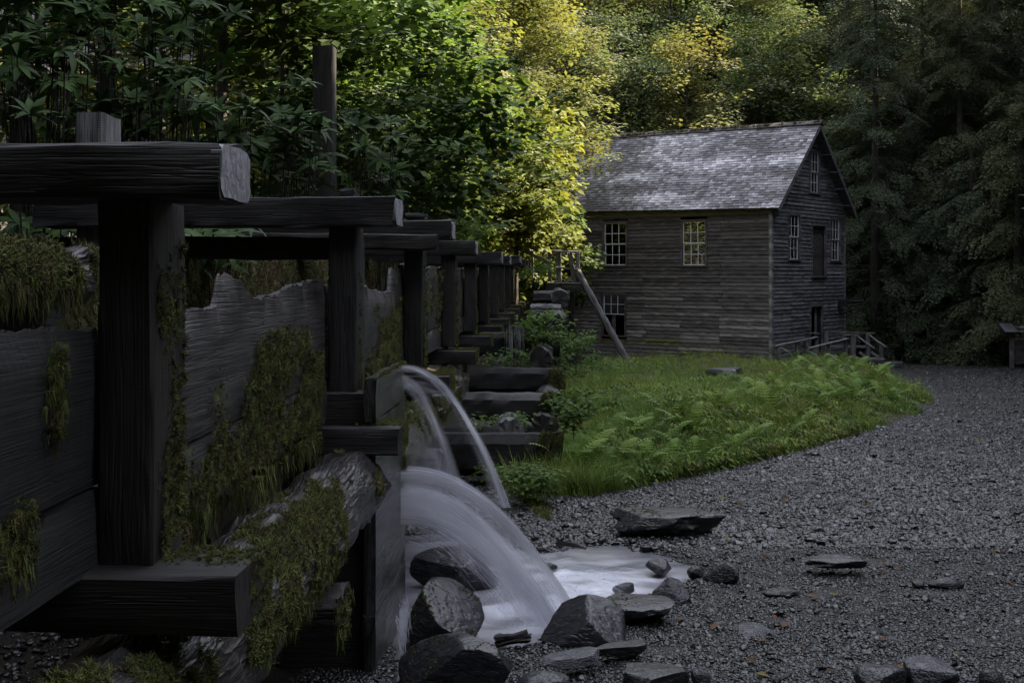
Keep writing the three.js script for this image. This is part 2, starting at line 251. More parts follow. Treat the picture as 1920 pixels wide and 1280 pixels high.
{ // corner boards, frieze, footing stones
  const cb = (s, e, nrm, y1) => hexa([0, 1].flatMap(t => [[-.06, .02], [.06, .02], [.06, .05], [-.06, .05]].map(([q, o]) => V(0, t ? y1 : Y0 - .05, 0).addScaledVector(e, s + q).addScaledVector(nrm, o))));
  part(mill, 'corner_board', cb(.02, e1, n1, 2.35), mat.siding[4]); part(mill, 'corner_board', cb(.02, e2, n2, 2.35), mat.gable[3]); part(mill, 'corner_board', cb(LB - .02, e2, n2, 2.35), mat.gable[3]); part(mill, 'corner_board', cb(LA - .02, e1, n1, 2.35), mat.siding[3]);
  part(mill, 'frieze_board', hexa([P(0, 0, 2.12, n1.clone().multiplyScalar(.06)), P(LA, 0, 2.2, n1.clone().multiplyScalar(.06)), P(LA, 0, 2.2, n1.clone().multiplyScalar(.02)), P(0, 0, 2.12, n1.clone().multiplyScalar(.02)), P(0, 0, 2.34, n1.clone().multiplyScalar(.06)), P(LA, 0, 2.44, n1.clone().multiplyScalar(.06)), P(LA, 0, 2.44, n1.clone().multiplyScalar(.02)), P(0, 0, 2.34, n1.clone().multiplyScalar(.02))]), M([.17, .155, .13], { t: T.wood, bump: .004 }));
}
function windowUnit(o, e, nrm, half) {
  const w = o.s1 - o.s0, h = o.y1 - o.y0, g = new THREE.Group(); g.name = 'window'; mill.add(g);
  g.matrixAutoUpdate = true; const m = new THREE.Matrix4().makeBasis(e, up, nrm).setPosition(V(0, o.y0, 0).addScaledVector(e, o.s0)); m.decompose(g.position, g.quaternion, g.scale);
  const b = (x0, y0, x1, y1, z0, z1) => box((x0 + x1) / 2, (y0 + y1) / 2, (z0 + z1) / 2, x1 - x0, y1 - y0, z1 - z0);
  const dark = nrm === n1 ? mat.siding[1] : mat.gable[1];
  part(g, 'frame', merge([b(-.08, -.0, 0, h, -.1, .055), b(w, 0, w + .08, h, -.1, .055), b(-.08, h, w + .08, h + .08, -.1, .057), b(-.11, -.06, w + .11, 0, -.1, .085)]), dark);
  const t = .03, mid = h / 2, bars = [], pane = (x0, y0, x1, y1, z) => part(g, 'pane', b(x0, y0, x1, y1, z - .003, z + .003), mat.glass);
  for (const [ya, yb, z] of half ? [[mid, h, -.02]] : [[0, mid, -.05], [mid, h, -.02]]) {
    bars.push(b(0, ya + .001, t, yb - .001, z - .02, z + .02), b(w - t, ya + .001, w, yb - .001, z - .02, z + .02), b(t, ya + .001, w - t, ya + t, z - .02, z + .02), b(t, yb - t, w - t, yb - .001, z - .02, z + .02));
    const X = [t, t + (w - 2 * t) / 3, t + (w - 2 * t) * 2 / 3, w - t], Yy = [ya + t, (ya + yb) / 2, yb - t], f = .010;
    for (const x of [X[1], X[2]]) bars.push(b(x - f, ya + t, x + f, yb - t, z - .012, z + .012)); bars.push(b(t, Yy[1] - f, w - t, Yy[1] + f, z - .013, z + .013));
    for (let i = 0; i < 3; i++) for (let j = 0; j < 2; j++) pane(X[i] + (i ? f : 0), Yy[j] + (j ? f : 0), X[i + 1] - (i < 2 ? f : 0), Yy[j + 1] - (j < 1 ? f : 0), z);
  }
  part(g, 'sash', merge(bars), mat.white);
  if (half) part(g, 'post', b(w * .48, -.02, w * .66, mid, -.1, -.07), mat.siding[2]);
}
openS.forEach(o => o.kind !== 'hole' && windowUnit(o, e1, n1, o.kind === 'half'));
openG.forEach(o => o.kind === 'window' && windowUnit(o, e2, n2));
for (const o of openG.filter(o => o.kind[0] === 'd')) {
  const g = new THREE.Group(); g.name = 'door'; mill.add(g); const w = o.s1 - o.s0, h = o.y1 - o.y0; new THREE.Matrix4().makeBasis(e2, up, n2).setPosition(V(0, o.y0, 0).addScaledVector(e2, o.s0)).decompose(g.position, g.quaternion, g.scale);
  part(g, 'frame', merge([box(-.06, h / 2, -.01, .1, h, .12), box(w + .06, h / 2, -.01, .1, h, .12), box(w / 2, h + .06, -.01, w + .24, .1, .13), box(w / 2, -.05, .02, w + .2, .08, .18)]), mat.gable[1]);
  if (o.kind === 'door') for (let i = 0; i < 4; i++) part(g, 'plank', box(w * (i + .5) / 4, h / 2, -.09 + .006 * (i % 2), w / 4 - .008, h, .03), mat.siding[0]);
  else for (let i = 0; i < 3; i++) part(g, 'plank', box(w * .62 + w * .14 * i, h / 2, -.06 - .05 * i, w * .13, h, .03), mat.gable[2]);
}
let ridgeMoss;
{ // roof: slabs, shingles, ridge boards, rafters under the near gable overhang
  const roof = part(mill, 'roof', (() => { const gsl = []; for (const [b0, b1] of [[-.30, 3.2], [6.70, 3.2]]) { const y = b => roofY(clamp(b, -.28, 6.68)) - .05, c = [[-.42, b0], [LA + .42, b0], [LA + .42, b1], [-.42, b1]]; const q = c.map(([a, b]) => P(a, b, y(b) + a * tilt)), t = c.map(([a, b]) => P(a, b, y(b) + .045 + a * tilt)); gsl.push(hexa(b0 < 0 ? [q[1], q[0], q[3], q[2], t[1], t[0], t[3], t[2]] : [...q, ...t])); } return merge(gsl); })(), mat.gable[0]);
  reseed(23);
  const A0 = -.44, A1 = LA + .44, nr = 34, up1 = P(0, 3.24, roofY(3.2) + .02).sub(P(0, -.34, roofY(-.28) - .06)), SL = up1.length(), v = up1.clone().normalize(), u = V(0, tilt, 0).add(e1).normalize(), nn = v.clone().cross(u).normalize(); if (nn.y < 0) nn.negate();
  const vv = nn.clone().cross(u).normalize(); if (vv.y < 0) vv.negate(); const ex = SL / nr, unit = new THREE.BoxGeometry(1, 1, 1), all = [];
  for (let r = 0; r < nr; r++) { let a = A0; while (a < A1) { let w = rr(.12, .23); if (a + w > A1) w = A1 - a; if (w > .03) { const l = ex * 1.75 + rr(-.03, .03), c = P(0, -.34, roofY(-.28) - .06).addScaledVector(v, r * ex + l / 2 + rr(-.012, .012)).addScaledVector(u, a + w / 2).addScaledVector(nn, .036 + rr(0, .012));
        const lift = rr(.055, .095), y2 = vv.clone().applyAxisAngle(u, (vv.clone().applyAxisAngle(u, .1).dot(nn) < 0 ? lift : -lift)); const z2 = u.clone().cross(y2).normalize(); const m = new THREE.Matrix4().makeBasis(u, y2, z2).setPosition(c); const patch = fbm(a * .7, r * .22, 4); all.push({ m, s: V(w - .006, l, rr(.014, .022)), r, a, t: clamp(Math.floor((patch - .3) * 7 + rr(-.9, 1.6)), 0, 5) }); } a += w; } }
  const tone = all.map(s => [4, 0, 1, 2, 3, 5][s.t]);
  // the nearest ones, at the low corner over the gable, singly; the rest joined
  const order = all.map((s, i) => i).sort((i, j) => (all[i].a + all[i].r * .28) - (all[j].a + all[j].r * .28)), near = new Set(order.slice(0, 290)), rest = [];
  all.forEach((s, i) => {
    if (near.has(i)) { const o = part(roof, 'shingle', unit, mat.shingle[tone[i]]); s.m.decompose(o.position, o.quaternion, o.scale); o.scale.copy(s.s); }
    else { const g = unit.clone().applyMatrix4(s.m.clone().scale(s.s)), c = mat.shingle[tone[i]].color, n = g.attributes.position.count; const ca = new Float32Array(n * 3); for (let k = 0; k < n; k++) ca.set([c.r, c.g, c.b], k * 3); g.setAttribute('color', new THREE.BufferAttribute(ca, 3)); rest.push(g); }
  });
  const o = part(roof, 'shingles', merge(rest), M([1, 1, 1], { t: T.wood, bump: .004, roughness: .6, vertexColors: true })); o.userData.kind = 'stuff';
  const rg = (b, s) => timber(P(-.46, b, 5.66 + .02 - .005), P(LA + .46, b, 5.66 + (LA) * tilt), .05, .24, { rough: .02, upv: V(0, 1, 0).addScaledVector(e2, s) });
  part(roof, 'ridge_board', rg(3.12, -.8), mat.siding[2]); part(roof, 'ridge_board', rg(3.29, .8), mat.siding[2]);
  for (const s of [0, 1]) { const b0 = s ? 6.7 : -.3; part(roof, 'rake_board', timber(P(-.40, b0, 2.2), P(-.40, 3.2, 5.53), .14, .04, { rough: .003 }), mat.gable[s ? 0 : 1]); }
  for (let i = 0; i < 4; i++) { const b = 4.2 + i * .65; part(roof, 'lookout', timber(P(-.38, b, roofY(b) - .14), P(.0, b, roofY(b) - .14), .07, .07, { rough: .002 }), mat.gable[2]); }
  const pts = [], cols = []; for (let i = 0; i < 420; i++) { const a = rr(-.4, LA + .4); pts.push(new THREE.Matrix4().compose(P(a, 3.2 + rr(-.15, .1), 5.69 + a * tilt), new THREE.Quaternion().setFromAxisAngle(up, rr(0, 6)), V(1, 1, 1).multiplyScalar(rr(.7, 1.7)))); cols.push(lin(.06, .055, .03)); } ridgeMoss = [roof, pts, cols];
}
{ // pipe end sticking out of the gable, foundation stones, vertical boards closing the crawl space
  const c = onWall(1572, 568, e2), q = V(0, c[1], 0).addScaledVector(e2, c[0]);
  const pipe = part(mill, 'pipe', timber(q.clone().addScaledVector(n2, .0), q.clone().addScaledVector(n2, .34), .3, .22, { rough: .004 }), mat.darkIn); part(pipe, 'shaft', timber(q.clone().addScaledVector(n2, .2).addScaledVector(e2, .1).setY(q.y + .06), q.clone().addScaledVector(n2, .42).addScaledVector(e2, 1.35).setY(q.y + .04), .13, .13, { round: true, rough: .002 }), mat.darkIn);
  reseed(31); for (const a of [.15, 2.6, 4.0, 5.4, 7.5, 9.2]) { const g = new THREE.DodecahedronGeometry(.3, 1); g.scale(1.1, .6, .8); g.translate(...P(a, .15, Y0 - .12).toArray()); part(mill, 'foundation_stone', g, mat.rockPale); }
  for (let i = 0; i < 12; i++) part(mill, 'skirt_board', timber(P(7.3 + i * .19, .06, Y0 - .75), P(7.3 + i * .19 + rr(-.02, .02), .06, Y0 + .02), .16, .025, { upv: e1, rough: .004 }), mat.siding[1 + i % 3]);
}

// ───────────── ramp and landing by the mill door, stones, sign ─────────────
{
  reseed(41);
  const g = thing('boardwalk', 'grey timber ramp and landing with handrails at the lower mill door', 'ramp', [0, 0, 0]);
  const post = (x, y0, y1, d, w = .13) => part(g, 'post', timber(W(x, y1, d), W(x, y0, d), w, w, { upv: V(0, 0, 1), rough: .003 }), mat.rail);
  const rail = (x0, y0, d0, x1, y1, d1, n = 'rail', h = .05, w = .16) => part(g, n, timber(W(x0, y0, d0), W(x1, y1, d1), h, w, { rough: .003 }), mat.rail);
  rail(1453, 649, 37.3, 1532, 632, 39.3, 'handrail'); rail(1518, 653, 36.4, 1590, 635, 38.4, 'handrail');
  for (const [x, a, b, d] of [[1460, 650, 692, 37.4], [1496, 642, 676, 38.4], [1531, 632, 668, 39.3], [1524, 653, 690, 36.5], [1553, 646, 684, 37.4], [1586, 636, 680, 38.3]]) post(x, a, b, d);
  rail(1462, 669, 37.45, 1530, 653, 39.35, 'rail', .1, .05); rail(1462, 684, 37.45, 1530, 669, 39.35, 'rail', .1, .05); rail(1526, 686, 36.55, 1586, 671, 38.35, 'rail', .1, .05);
  rail(1512, 624, 39.6, 1534, 625, 40.0, 'handrail'); post(1515, 624, 668, 39.7);
  rail(1548, 622, 40.2, 1640, 625, 40.4, 'handrail'); post(1549, 622, 668, 40.2, .16); post(1628, 626, 672, 40.2, .14);
  rail(1550, 650, 40.25, 1626, 650, 40.25, 'rail', .1, .05); post(1600, 627, 676, 38.6, .17); rail(1583, 628, 38.5, 1610, 628, 38.7, 'handrail');
  rail(1609, 631, 38.6, 1640, 653, 38.3, 'handrail'); rail(1631, 629, 40.1, 1662, 651, 39.7, 'handrail'); post(1653, 646, 674, 39.8, .13); rail(1612, 660, 38.6, 1628, 673, 38.4, 'rail', .1, .05); rail(1634, 660, 40.0, 1652, 672, 39.8, 'rail', .1, .05);
  const deck = (c) => { for (let i = 0; i < 9; i++) { const t0 = i / 9 + .004, t1 = (i + 1) / 9 - .004, l = (a, b, t) => a.clone().lerp(b, t), q = [l(c[0], c[1], t0), l(c[0], c[1], t1), l(c[3], c[2], t1), l(c[3], c[2], t0)]; part(g, 'deck_board', hexa([...q.map(p => p.clone().setY(p.y - .04)), ...q]), mat.rail); } };
  deck([W(1462, 692, 37.3), W(1533, 668, 39.5), W(1588, 676, 38.5), W(1524, 697, 36.6)]); deck([W(1533, 668, 39.6), W(1628, 671, 40.4), W(1640, 677, 38.9), W(1588, 676, 38.55)]);
}
function slab(name, label, cat, x0, x1, y0, y1, d, dep, m = mat.rockPale) { const a = W(x0, y0, d), b = W(x1, y1, d), g = timber(V(a.x, (a.y + b.y) / 2, -d - dep / 2), V(b.x, (a.y + b.y) / 2, -d - dep / 2), a.y - b.y, dep, { rough: .02, ch: .03 }); const o = new THREE.Mesh(g, m); o.name = name; o.castShadow = o.receiveShadow = true; return tag(o, label, cat); }
slab('stone_step', 'low flat stone step in front of the landing posts', 'stone step', 1572, 1616, 679, 692, 38.0, .6);
slab('stone_step', 'thick stone step at the foot of the landing stairs', 'stone step', 1622, 1662, 673, 688, 38.6, .8);
slab('stone_step', 'low stone block beyond the foot of the landing stairs', 'stone block', 1663, 1694, 679, 690, 39.6, .5);
{ // wayside exhibit panel: a tilted print on two posts
  const g = thing('information_panel', 'tilted wayside exhibit panel on a timber stand at the wood edge', 'sign');
  const d = 40, a = W(1870, 607, d), w = 1.7, tilt = V(0, -.33, .62), o = V(a.x, a.y, a.z);
  part(g, 'panel_frame', hexa([o.clone().add(tilt), o.clone().add(tilt).add(V(w, .0, .0)), o.clone().add(V(w, 0, 0)), o.clone(), ...[o.clone().add(tilt), o.clone().add(tilt).add(V(w, 0, 0)), o.clone().add(V(w, 0, 0)), o.clone()].map(p => p.add(V(0, .05, .025)))]), mat.darkIn);
  const cv = document.createElement('canvas'); cv.width = 512; cv.height = 256; const c = cv.getContext('2d'); c.fillStyle = '#7d8087'; c.fillRect(0, 0, 512, 256); c.fillStyle = '#24262a'; c.fillRect(150, 20, 200, 190); c.fillStyle = '#1b1c20'; c.fillRect(0, 0, 512, 16); c.fillStyle = '#55585e'; for (let i = 0; i < 9; i++) { c.fillRect(20, 40 + i * 20, 90 + (i * 37) % 30, 6); c.fillRect(380, 40 + i * 20, 80 + (i * 23) % 40, 6); } c.fillStyle = '#a9acb3'; c.fillRect(200, 90, 100, 60);
  const ct = new THREE.CanvasTexture(cv); ct.colorSpace = THREE.SRGBColorSpace; const q = [[.04, .96], [w - .04, .96], [w - .04, .05], [.04, .05]].map(([x, t]) => o.clone().addScaledVector(tilt, t).add(V(x, .054, .027)));
  part(g, 'print', geoFrom(q.flatMap(p => p.toArray()), [0, 1, 2, 0, 2, 3], [0, 0, 1, 0, 1, 1, 0, 1]), new THREE.MeshStandardMaterial({ map: ct, roughness: .4 }));
  for (const x of [.42, 1.5]) part(g, 'post', timber(V(a.x + x, a.y - .2, a.z + .3), V(a.x + x, a.y - 1.75, a.z + .3), .13, .13, { upv: V(0, 0, 1), rough: .004 }), mat.rail);
  part(g, 'back_board', box(a.x + .95, a.y - .85, a.z + .28, .95, 1.25, .04), mat.siding[1]);
}

// ───────────── the flume: one nailed structure. Own axes: x across, -z along it ─────────────
const flume = thing('wooden_flume', 'long dark mossy timber flume on post frames carrying water to the mill', 'flume');
flume.rotation.y = -Math.atan(76 / F); flume.updateMatrixWorld();
const toFlume = p => flume.worldToLocal(p.clone());
const L = (x, y, d) => V(x, y, -d), FP = (px, py, d) => L((px - 1036) * d / F, (HZ - py) * d / F, d);
const mossAt = [], hangAt = [];                             // [position, normal, size, colour] for moss growing on it
const mossCol = () => { const k = rnd(), b = rr(.4, 1.6); return k < .62 ? lin(.10 * b, .105 * b, .028 * b) : k < .8 ? lin(.07 * b, .10 * b, .022 * b) : lin(.058 * b, .044 * b, .022 * b); };
function mossFace(o, u, v, n, num, size, dens = () => 1, hang = 0) { for (let i = 0; i < num; i++) { const s = rnd(), t = rnd(), dn = dens(s, t); if (rnd() > dn) continue; (rnd() < hang ? hangAt : mossAt).push([o.clone().addScaledVector(u, s).addScaledVector(v, t), n, size * rr(.55, 1.4) * (.55 + .5 * Math.min(1, dn)), mossCol()]); } }
reseed(51);
const NB = 15, S = 3.2, BT = [[-.94, .37], [-.92, .44], [-.893, .463], [-.91, .377], [-.756, .307], [-.758, .313], [-.665, .354]];
for (let k = 0; k < NB; k++) {
  const db = 3.33 + S * k, df = db - .284, dm = (db + df) / 2, far = k > 6, [be, bt] = BT[k] ?? [-.72, .36], tm = mat.timber[k % 3];
  part(flume, 'post', timber(L(-1.2405, -.86, dm), L(-1.2405, bt - .158, dm), .165, .284, { upv: V(1, 0, 0), rough: far ? .003 : .007, ch: .01 }), tm);
  if (k > 0) part(flume, 'post', timber(L(-2.745, -1.2, dm - .03), L(-2.745, k === 1 ? .95 : k === 3 ? 2.72 : bt - .16, dm - .03), k === 3 ? .24 : .17, k === 3 ? .26 : .28, { upv: V(1, 0, 0), rough: .005 }), k === 1 ? mat.paleTimber : tm);
  part(flume, 'crossbeam', timber(L(-3.05, bt - .08, dm - .09), L(be, bt - .08, dm - .09), k === 0 ? .158 : .172, .285, { rough: far ? .004 : .009, ch: k ? .008 : .014 }), tm);
  if (k < 7) { const e = part(flume.children[flume.children.length - 1], 'lit_end_grain', timber(L(be - .02, bt - .08, dm - .09), L(be + .012, bt - .08, dm - .09), .152, .276, { rough: .003, ch: .022, seg: 3 }), mat.litEndGrain); }
  const le = -.88 - .01 * Math.min(k, 4) - (k > 3 ? -.01 : 0), ly = -.847 - .03 * Math.min(1, k) - .012 * Math.min(k, 6);
  part(flume, 'ledger', timber(L(-2.9, ly - .085, dm - .09), L(le, ly - .085, dm - .09), .165, .30, { rough: .006 }), tm);
  // moss along the post's rear edge, the ledger's top and its end
  const nm = far ? 60 : 420 - k * 40, sz = .015 + .004 * k;
  if (k > 1) mossFace(L(-1.150, -.86, db - .004), V(0, bt + .66, 0), V(0, 0, .03), V(1, 0, 0), nm * .7, sz * .7, (s) => .9 - s * .7);
  mossFace(L(-1.156, ly + .02, db - .10), V(0, .95, 0), V(0, 0, .10), V(1, -.2, 0), nm, sz, (s, t) => (1.05 - s) * (.35 + .65 * t));
  mossFace(L(-1.15, ly, df - .04), V(le + 1.15, 0, 0), V(0, 0, -.26), up, nm, sz * .8, (s, t) => k ? .9 : sm(.1, .6, t) * .9);
  mossFace(L(le, ly, df + .02), V(0, -.16, 0), V(0, 0, -.24), V(1, -.35, 0), nm, sz * .8, (s, t) => .25 + .75 * t);
}
part(flume, 'crossbeam', timber(L(-2.95, .288, 9.32), L(-1.0, .265, 9.32), .135, .25, { rough: .008 }), mat.timber[0]);
part(flume, 'crossbeam', timber(L(-3.3, .15, 6.4), L(-1.3, .15, 6.4), .13, .2, { rough: .008 }), mat.timber[0]);
part(flume, 'cleat', timber(FP(640, 362, 9.5), FP(667, 362, 9.5), .07, .3, { rough: .008 }), mat.timber[1]); part(flume, 'cleat', timber(FP(762, 406, 12.4), FP(799, 406, 12.4), .07, .3, { rough: .008 }), mat.timber[1]);
/* a trough plank with a rotted top edge: profile heights along it */
function wallPlank(x, th, d0, d1, top, bot, n, m, nx = 24, ny = 8) {
  const pos = [], uv = [], idx = [], at = (i, j, s) => { const t = i / nx, q = j / ny, d = lerp(d0, d1, t), yt = top(d), y = lerp(bot, yt, q); const r = .012 * (fbm(d * 6, y * 14, x * 3 + s) - .5) + .010 * (vn(d * 1.7, y * 3, 5) - .5) - (q > .8 && s ? .05 * (q - .8) * 5 * vn(d * 9, 3, 1) : 0); return [x + (s ? r : -th - r), y, -d, d, y]; };
  for (const s of [1, 0]) for (let i = 0; i <= nx; i++) for (let j = 0; j <= ny; j++) { const [a, b, c, u, v] = at(i, j, s); pos.push(a, b, c); uv.push(u, v); }
  const K = (nx + 1) * (ny + 1), id = (s, i, j) => (s ? 0 : K) + i * (ny + 1) + j;
  for (let i = 0; i < nx; i++) { for (let j = 0; j < ny; j++) { idx.push(id(1, i, j), id(1, i + 1, j), id(1, i + 1, j + 1), id(1, i, j), id(1, i + 1, j + 1), id(1, i, j + 1)); idx.push(id(0, i, j), id(0, i + 1, j + 1), id(0, i + 1, j), id(0, i, j), id(0, i, j + 1), id(0, i + 1, j + 1)); }
    for (const j of [0, ny]) { const a = id(1, i, j), b = id(1, i + 1, j), c = id(0, i, j), d = id(0, i + 1, j); j ? idx.push(a, b, d, a, d, c) : idx.push(a, d, b, a, c, d); } }
  for (const i of [0, nx]) for (let j = 0; j < ny; j++) { const a = id(1, i, j), b = id(1, i, j + 1), c = id(0, i, j), d = id(0, i, j + 1); idx.push(a, b, d, a, d, c); }
  return toCreasedNormals(geoFrom(pos, idx, uv), .9);
}
{
  const X = -1.335;
  // near wall, bay by bay; heights of the broken top edge
  const spl = (d, k) => .018 * (vn(d * 11, k) - .5) + .016 * (vn(d * 37, k + 3) - .5) + .012 * (vn(d * 90, k + 5) - .5);
  const topA = d => spl(d, 1) + (d < 4.28 ? -.13 - .02 * d + .08 : d < 4.44 ? lerp(-.14, -.005, sm(4.26, 4.36, d)) : d < 4.85 ? lerp(-.005, -.115, sm(4.42, 4.8, d)) : lerp(-.115, -.045, sm(4.85, 6.0, d)));
  const top0 = d => -.10 - .06 * sm(2.0, 2.9, d) + spl(d, 4), topB = d => spl(d, 5) + (d < 8.9 ? lerp(-.075, -.155, sm(7.2, 8.7, d)) : lerp(-.155, .04, sm(8.85, 9.0, d))), topF = d => .08 + .04 * (vn(d * 1.5, 6) - .5) + spl(d, 6);
  for (const [d0, d1, top] of [[1.7, 3.1, top0], [3.2, 6.2, topA], [6.3, 9.4, topB], [9.5, 12.6, topF], [12.7, 15.8, topF], [15.9, 22.2, topF], [22.3, 28.6, topF], [28.7, 45, topF]]) {
    part(flume, 'side_plank', wallPlank(X, .05, d0, d1, top, -.62, 1, mat.plank, 150, 10), d0 < 3 ? mat.blackPlank : mat.plank); part(flume, 'side_plank', wallPlank(X + .012, .05, d0, d1, () => -.63, -.86, 1, mat.plank, 20, 4), d0 < 3 ? mat.blackPlank : mat.timber[1]);  // shade on the nearest bay is painted in by a near-black plank colour
  }
  // far wall, thick with moss, and the trough floor
  const topFar = d => .10 + .05 * (fbm(d * 2, 4, 4) - .5) + (d < 3.6 ? .02 : 0) - (d > 3.5 && d < 4.2 ? .12 * sm(3.5, 3.7, d) : 0);
  for (const [d0, d1] of [[1.6, 6.2], [6.3, 12.5], [12.6, 22], [22.1, 45]]) part(flume, 'side_plank', wallPlank(-2.28, .06, d0, d1, topFar, -.86, 1, mat.plank, 44, 8), mat.timber[2]);
  part(flume, 'floor_plank', timber(L(-1.6, -.84, 1.6), L(-1.6, -.84, 45), .05, .5, { seg: 20 }), mat.timber[2]); part(flume, 'floor_plank', timber(L(-2.1, -.84, 1.6), L(-2.1, -.84, 45), .05, .48, { seg: 20 }), mat.timber[2]);
  mossFace(L(-2.28, .13, 1.7), V(0, -.10, 0), V(0, 0, -3.1), V(.6, .6, 0), 2200, .034, (s) => 1); mossFace(L(-2.27, .03, 1.8), V(0, -.35, 0), V(0, 0, -1.5), V(1, -.5, 0), 1000, .034, () => 1, .5);
  { const a0 = mossAt.length, h0 = hangAt.length; mossFace(L(-2.26, .13, 4.9), V(0, -.42, 0), V(0, 0, -9), V(1, .1, 0), 9000, .03, (s, t) => 1 - .5 * s, .45); for (const l of [mossAt.slice(a0), hangAt.slice(h0)]) for (const m of l) { const b = rr(.7, 1.4); if (rnd() < .6) m[3] = fbm(m[0].z * 1.4, 3) > .5 ? lin(.16 * b, .12 * b, .07 * b) : lin(.12 * b, .115 * b, .05 * b); } } mossFace(L(-2.28, .11, 12), V(0, -.15, 0), V(0, 0, -12), V(1, .3, 0), 900, .05);
  { part(flume, 'rotten_rail', timber(L(-2.2, -.03, 2.6), L(-2.2, -.02, 4.78), .24, .24, { round: true, rough: .02, seg: 30 }), mat.wetBark);
    for (let i = 0; i < 2600; i++) { const d = rr(2.6, 4.8), a = rr(-1.2, 2.2), n = V(Math.sin(a), Math.cos(a), 0), e = Math.min(1, (4.85 - d) * 4); (a > 1.3 && rnd() < .5 ? hangAt : mossAt).push([L(-2.2 + n.x * .13 * e, -.025 + n.y * .13 * e, d), n, rr(.018, .04), mossCol()]); } }
  // moss mats hanging on the near planks
  const mat1 = (s, t) => { const d = lerp(3.6, 6.1, t), y = s; return sm(.44, .68, fbm(d * 3.1, s * 3.2, 8, 5) * (.5 + .75 * s) * 1.1 + (d > 4.5 && d < 5.75 && s > .12 ? .17 * sm(.1, .3, s) : -.03)); };
  mossFace(L(X + .015, -.12, 3.6), V(0, -.74, 0), V(0, 0, -2.5), V(1, -.35, 0), 4800, .018, mat1, .3);
  mossFace(L(X + .015, -.10, 1.9), V(0, -.8, 0), V(0, 0, -.95), V(1, -.35, 0), 2600, .019, (s, t) => sm(.45, .6, fbm(t * 3, s * 3, 3) + .25 * s - .25 * t), .5);
  mossFace(L(X + .02, -.2, 6.6), V(0, -.66, 0), V(0, 0, -2.6), V(1, -.35, 0), 2400, .022, (s, t) => sm(.47, .6, fbm(t * 6, s * 2, 6) + .25 * s - .08), .4);
  mossFace(L(X + .02, .05, 9.6), V(0, -.85, 0), V(0, 0, -8), V(1, -.2, 0), 900, .035, (s, t) => sm(.4, .6, fbm(t * 9, s * 2, 9)));
  mossFace(L(-1.156, -.8, 3.08), V(0, .9, 0), V(0, 0, -.23), V(1, -.2, 0), 700, .018, (s, t) => sm(.45, .7, fbm(s * 4, t * 3, 14) + .3 * t - .1));
  mossFace(L(-1.32, -.88, 3.4), V(0, -.03, 0), V(0, 0, -2.6), V(.3, -1, 0), 160, .05, () => .8, .9);
}

// ───────────── logs, sleepers, sluice box, crib under the flume ─────────────
const inFlume = o => { o.applyMatrix4(flume.matrixWorld); return o; };
function log(name, label, cat, a, b, dia, m, o = {}, group) { const g = timber(a, b, dia, dia * (o.w ?? 1), { round: !o.square, rough: .03, sides: 22, ch: o.ch ?? .05, ...o }); const e = new THREE.Mesh(g, m); e.name = name; e.castShadow = e.receiveShadow = true; if (o.inFlume !== false) { e.quaternion.copy(flume.quaternion); } return tag(e, label, cat, group); }
reseed(61);
log('mossy_log', 'thick wet mossy log lying lengthwise under the nearest flume frames', 'log', L(-1.26, -1.33, 2.2), L(-1.20, -1.25, 6.25), .50, mat.wetBark, { taper: .86, rough: .028, seg: 46 });
log('mossy_log', 'wet mossy log lying lengthwise under the flume behind the water jets', 'log', L(-1.25, -1.30, 7.2), L(-1.2, -1.30, 12.6), .40, mat.wetBark, { rough: .028, seg: 40 });
log('sleeper_timber', 'short wet squared timber under the big mossy log', 'timber', L(-2.3, -1.615, 5.0), L(-.985, -1.59, 5.0), .20, mat.wetBark, { square: true, w: 1.5, rough: .014 });
log('sleeper_timber', 'squared timber end under the log beside the jets', 'timber', L(-2.2, -1.6, 9.0), L(-.95, -1.6, 9.0), .2, mat.timber[0], { square: true, w: 1.5 });
{ // moss over the big log: denser on its flank, hanging in beards
  const c = (d) => [-1.26 + .06 * (d - 2.2) / 4, -1.33 + .08 * (d - 2.2) / 4, .25 * lerp(1, .86, (d - 2.2) / 4.05)];
  for (let i = 0; i < 6200; i++) { const d = rr(2.6, 6.1), a = rr(-.5, 1.9), [x, y, r] = c(d), k = fbm(d * 3, a * 1.5, 21) + (d < 5 ? .06 : -.05) + .05 * Math.sin(a * 2); if (k < .53) continue; const n = V(Math.sin(a), Math.cos(a), 0); (a > 1.1 && rnd() < .5 ? hangAt : mossAt).push([L(x + n.x * (r + .01), y + n.y * (r + .01), d), n.clone().add(V(0, -.3, 0)), rr(.013, .03), mossCol()]); }
  for (let i = 0; i < 2200; i++) { const d = rr(7.3, 12.4), a = rr(-.4, 1.9), n = V(Math.sin(a), Math.cos(a), 0); if (fbm(d * 2.5, a, 25) < .44) continue; (a > 1.2 ? hangAt : mossAt).push([L(-1.22 + n.x * .2, -1.3 + n.y * .2, d), n.clone().add(V(0, -.3, 0)), rr(.018, .035), mossCol()]); }
  mossFace(L(-.985, -1.5, 4.85), V(0, -.22, 0), V(0, 0, -.3), V(1, -.4, 0), 120, .03, () => .7, .5);
}
